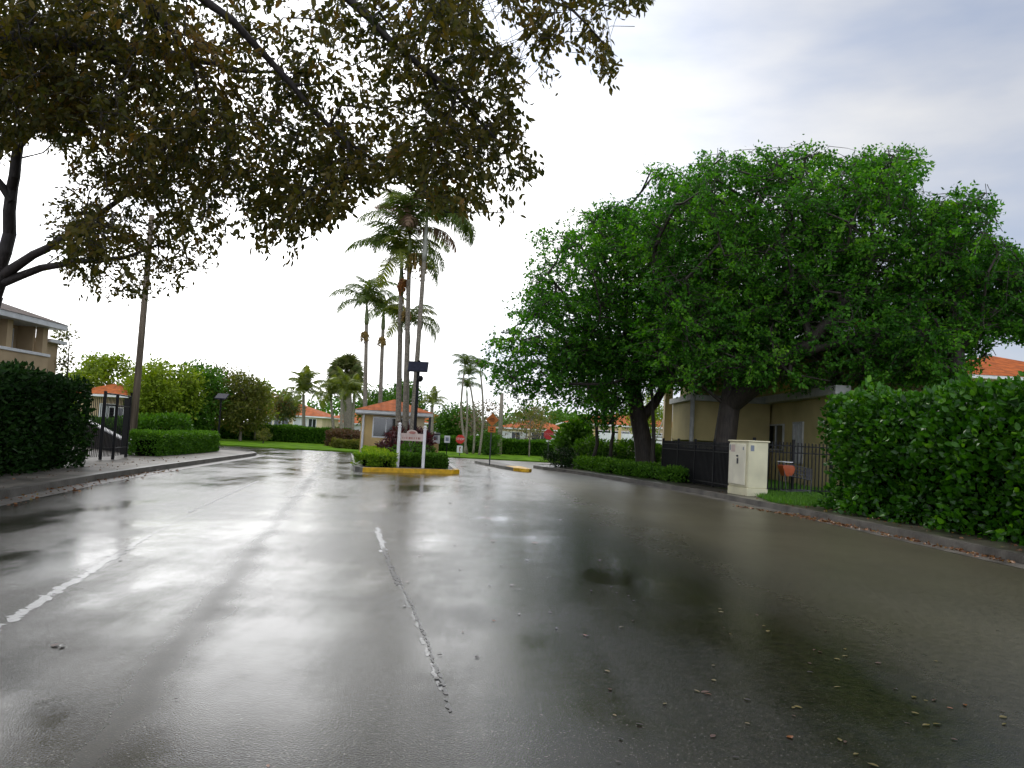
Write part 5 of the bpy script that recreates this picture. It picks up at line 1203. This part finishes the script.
spots = [('o', 493, 541, .16), ('o', 535, 543, .18), ('b', 55, 645, .13), ('d', 62, 646, .12), ('o', 268, 766, .07), ('d', 437, 678, .10), ('d', 440, 655, .08), ('d', 440, 684, .09), ('d', 477, 657, .09), ('d', 176, 699, .05), ('d', 460, 569, .09),
         ('b', 705, 692, .10), ('o', 708, 694, .08), ('y', 697, 691, .08), ('b', 713, 736, .09), ('o', 790, 737, .09), ('y', 798, 707, .09), ('y', 837, 687, .09), ('y', 837, 659, .08), ('b', 820, 652, .09), ('y', 845, 649, .07), ('o', 965, 705, .09), ('y', 914, 697, .08), ('y', 915, 713, .08), ('y', 926, 725, .09), ('y', 937, 724, .09), ('b', 934, 700, .08), ('y', 1003, 717, .09), ('y', 1004, 724, .07), ('y', 873, 765, .10), ('y', 764, 626, .09), ('y', 768, 631, .09), ('y', 721, 612, .09), ('y', 720, 609, .07), ('y', 621, 627, .08), ('y', 730, 634, .07), ('b', 878, 663, .08), ('o', 950, 708, .07), ('d', 810, 672, .08), ('d', 817, 630, .07), ('y', 840, 602, .05), ('y', 845, 656, .08), ('d', 790, 584, .07), ('o', 486, 507, .15), ('o', 450, 503, .16), ('o', 420, 502, .12), ('b', 420, 556, .1), ('d', 350, 500, .12), ('y', 645, 551, .09), ('y', 663, 548, .09), ('y', 600, 560, .08), ('d', 330, 590, .07), ('b', 512, 585, .09), ('d', 527, 560, .1), ('d', 470, 520, .12), ('d', 455, 545, .1), ('d', 440, 515, .12), ('d', 486, 524, .12), ('d', 500, 515, .12), ('b', 515, 525, .12), ('d', 560, 520, .12), ('b', 590, 530, .1), ('d', 300, 548, .08), ('d', 120, 560, .09), ('d', 360, 527, .08)]
rr = random.Random(77)
for _ in range(70):
    if rr.random() < .55: px, py = rr.uniform(600, 1010), rr.uniform(585, 762); k = rr.choice('yyybbd')
    else: px, py = rr.uniform(395, 640), rr.uniform(482, 640); k = rr.choice('bddddo')
    spots.append((k, px, py, rr.uniform(.05, .08)))
for k, px, py, s_ in spots:
    nm, lb, gr = LAB[k]; o = bpy.data.objects.new(nm, LM[k]); COL.objects.link(o); p = gp(px, py, .009); o.location = (p[0], p[1], .0095); o.rotation_euler = (rr.uniform(-.15, .15), rr.uniform(-.1, .1), rr.uniform(0, 6.28)); o.scale = (s_*.52, s_*rr.uniform(.3, .6), s_*.18)
    tag(o, lb, 'leaf', gr)
# ================================================================== SKY AND LIGHT
AZ = math.radians(-28); EL = math.radians(58)
sd = np.array([math.sin(AZ)*math.cos(EL), math.cos(AZ)*math.cos(EL), math.sin(EL)])
# brightest part of the cloud deck: low, ahead and left
_a, _e = math.radians(-19), math.radians(16)
gd = np.array([math.sin(_a)*math.cos(_e), math.cos(_a)*math.cos(_e), math.sin(_e)])
w = bpy.data.worlds.new('World'); sc.world = w; w.use_nodes = True
t = w.node_tree; t.nodes.clear(); N_ = t.nodes.new
out = N_('ShaderNodeOutputWorld'); bg = N_('ShaderNodeBackground'); t.links.new(bg.outputs[0], out.inputs[0])
sky = N_('ShaderNodeTexSky'); sky.sky_type = 'NISHITA'; sky.sun_disc = False; sky.sun_elevation = EL; sky.sun_rotation = AZ; sky.dust_density = 2.0
tc = N_('ShaderNodeTexCoord')
def vm(op, a, b=None):
    n = N_('ShaderNodeVectorMath'); n.operation = op
    for i, v in enumerate((a, b)):
        if v is None: continue
        if isinstance(v, tuple): n.inputs[i].default_value = v
        else: t.links.new(v, n.inputs[i])
    return n
def mm(op, a, b, clamp=False):
    n = N_('ShaderNodeMath'); n.operation = op; n.use_clamp = clamp
    for i, v in enumerate((a, b)):
        if isinstance(v, (int, float)): n.inputs[i].default_value = v
        else: t.links.new(v, n.inputs[i])
    return n.outputs[0]
dirn = vm('NORMALIZE', tc.outputs['Generated']).outputs[0]
mp = N_('ShaderNodeMapping'); mp.inputs['Scale'].default_value = (1.6, 1.6, 5.0); t.links.new(dirn, mp.inputs[0])
nz = N_('ShaderNodeTexNoise'); nz.inputs['Scale'].default_value = 1.5; nz.inputs['Detail'].default_value = 6; nz.inputs['Roughness'].default_value = .5; t.links.new(mp.outputs[0], nz.inputs[0])
dot = vm('DOT_PRODUCT', dirn, tuple(float(x) for x in gd)).outputs['Value']
glow = mm('POWER', mm('MAXIMUM', dot, 0.0), 12.0)
cl = mm('SUBTRACT', nz.outputs['Fac'], .5)
lum = mm('ADD', mm('ADD', 5.0, mm('MULTIPLY', glow, 17.0)), mm('MULTIPLY', cl, 4.2))
cr = N_('ShaderNodeValToRGB'); cr.color_ramp.elements[0].color = (.70, .79, 1.0, 1); cr.color_ramp.elements[1].color = (1, .995, .99, 1); cr.color_ramp.elements[0].position = .34; cr.color_ramp.elements[1].position = .70; t.links.new(mm('ADD', nz.outputs['Fac'], mm('MULTIPLY', glow, .35)), cr.inputs[0])
cm = vm('MULTIPLY', cr.outputs[0], None); 
sz_ = N_('ShaderNodeSeparateXYZ'); t.links.new(dirn, sz_.inputs[0]); lum = mm('ADD', lum, mm('MULTIPLY', mm('MAXIMUM', mm('MULTIPLY', sz_.outputs[1], -1.0), 0.0), 13.0)); lum = mm('MULTIPLY', lum, mm('SUBTRACT', 1.08, mm('MULTIPLY', mm('MAXIMUM', sz_.outputs[2], 0.0), .38)))  # added sky brightness behind the camera, a frontal fill; then dimmer towards the zenith
cx3 = N_('ShaderNodeCombineXYZ')
for i in range(3): t.links.new(lum, cx3.inputs[i])
t.links.new(cx3.outputs[0], cm.inputs[1])
fac = N_('ShaderNodeValToRGB'); fac.color_ramp.elements[0].position = .30; fac.color_ramp.elements[1].position = .55
fac.color_ramp.elements[0].color = (.62, .62, .62, 1); fac.color_ramp.elements[1].color = (.93, .93, .93, 1); t.links.new(nz.outputs['Fac'], fac.inputs[0])
mx = N_('ShaderNodeMixRGB'); t.links.new(fac.outputs[0], mx.inputs[0]); t.links.new(sky.outputs[0], mx.inputs[1]); t.links.new(cm.outputs[0], mx.inputs[2])
t.links.new(mx.outputs[0], bg.inputs[0]); bg.inputs[1].default_value = .115
sun = bpy.data.lights.new('sun', 'SUN'); sun.energy = 1.2; sun.angle = math.radians(14); sun.color = (1, .96, .90)
so = bpy.data.objects.new('sun', sun); COL.objects.link(so)
from mathutils import Vector
so.rotation_euler = Vector(tuple(-sd)).to_track_quat('-Z', 'Y').to_euler()
vs = sc.view_settings; vs.view_transform = 'Standard'; vs.look = 'None'; vs.gamma = 1; vs.exposure = 0.35; vs.use_curve_mapping = False
sc.render.engine = 'CYCLES'
sc.cycles.max_bounces = 6; sc.cycles.diffuse_bounces = 3; sc.cycles.glossy_bounces = 3; sc.cycles.transmission_bounces = 2; sc.cycles.caustics_reflective = False; sc.cycles.caustics_refractive = False
sc.cycles.use_denoising = True
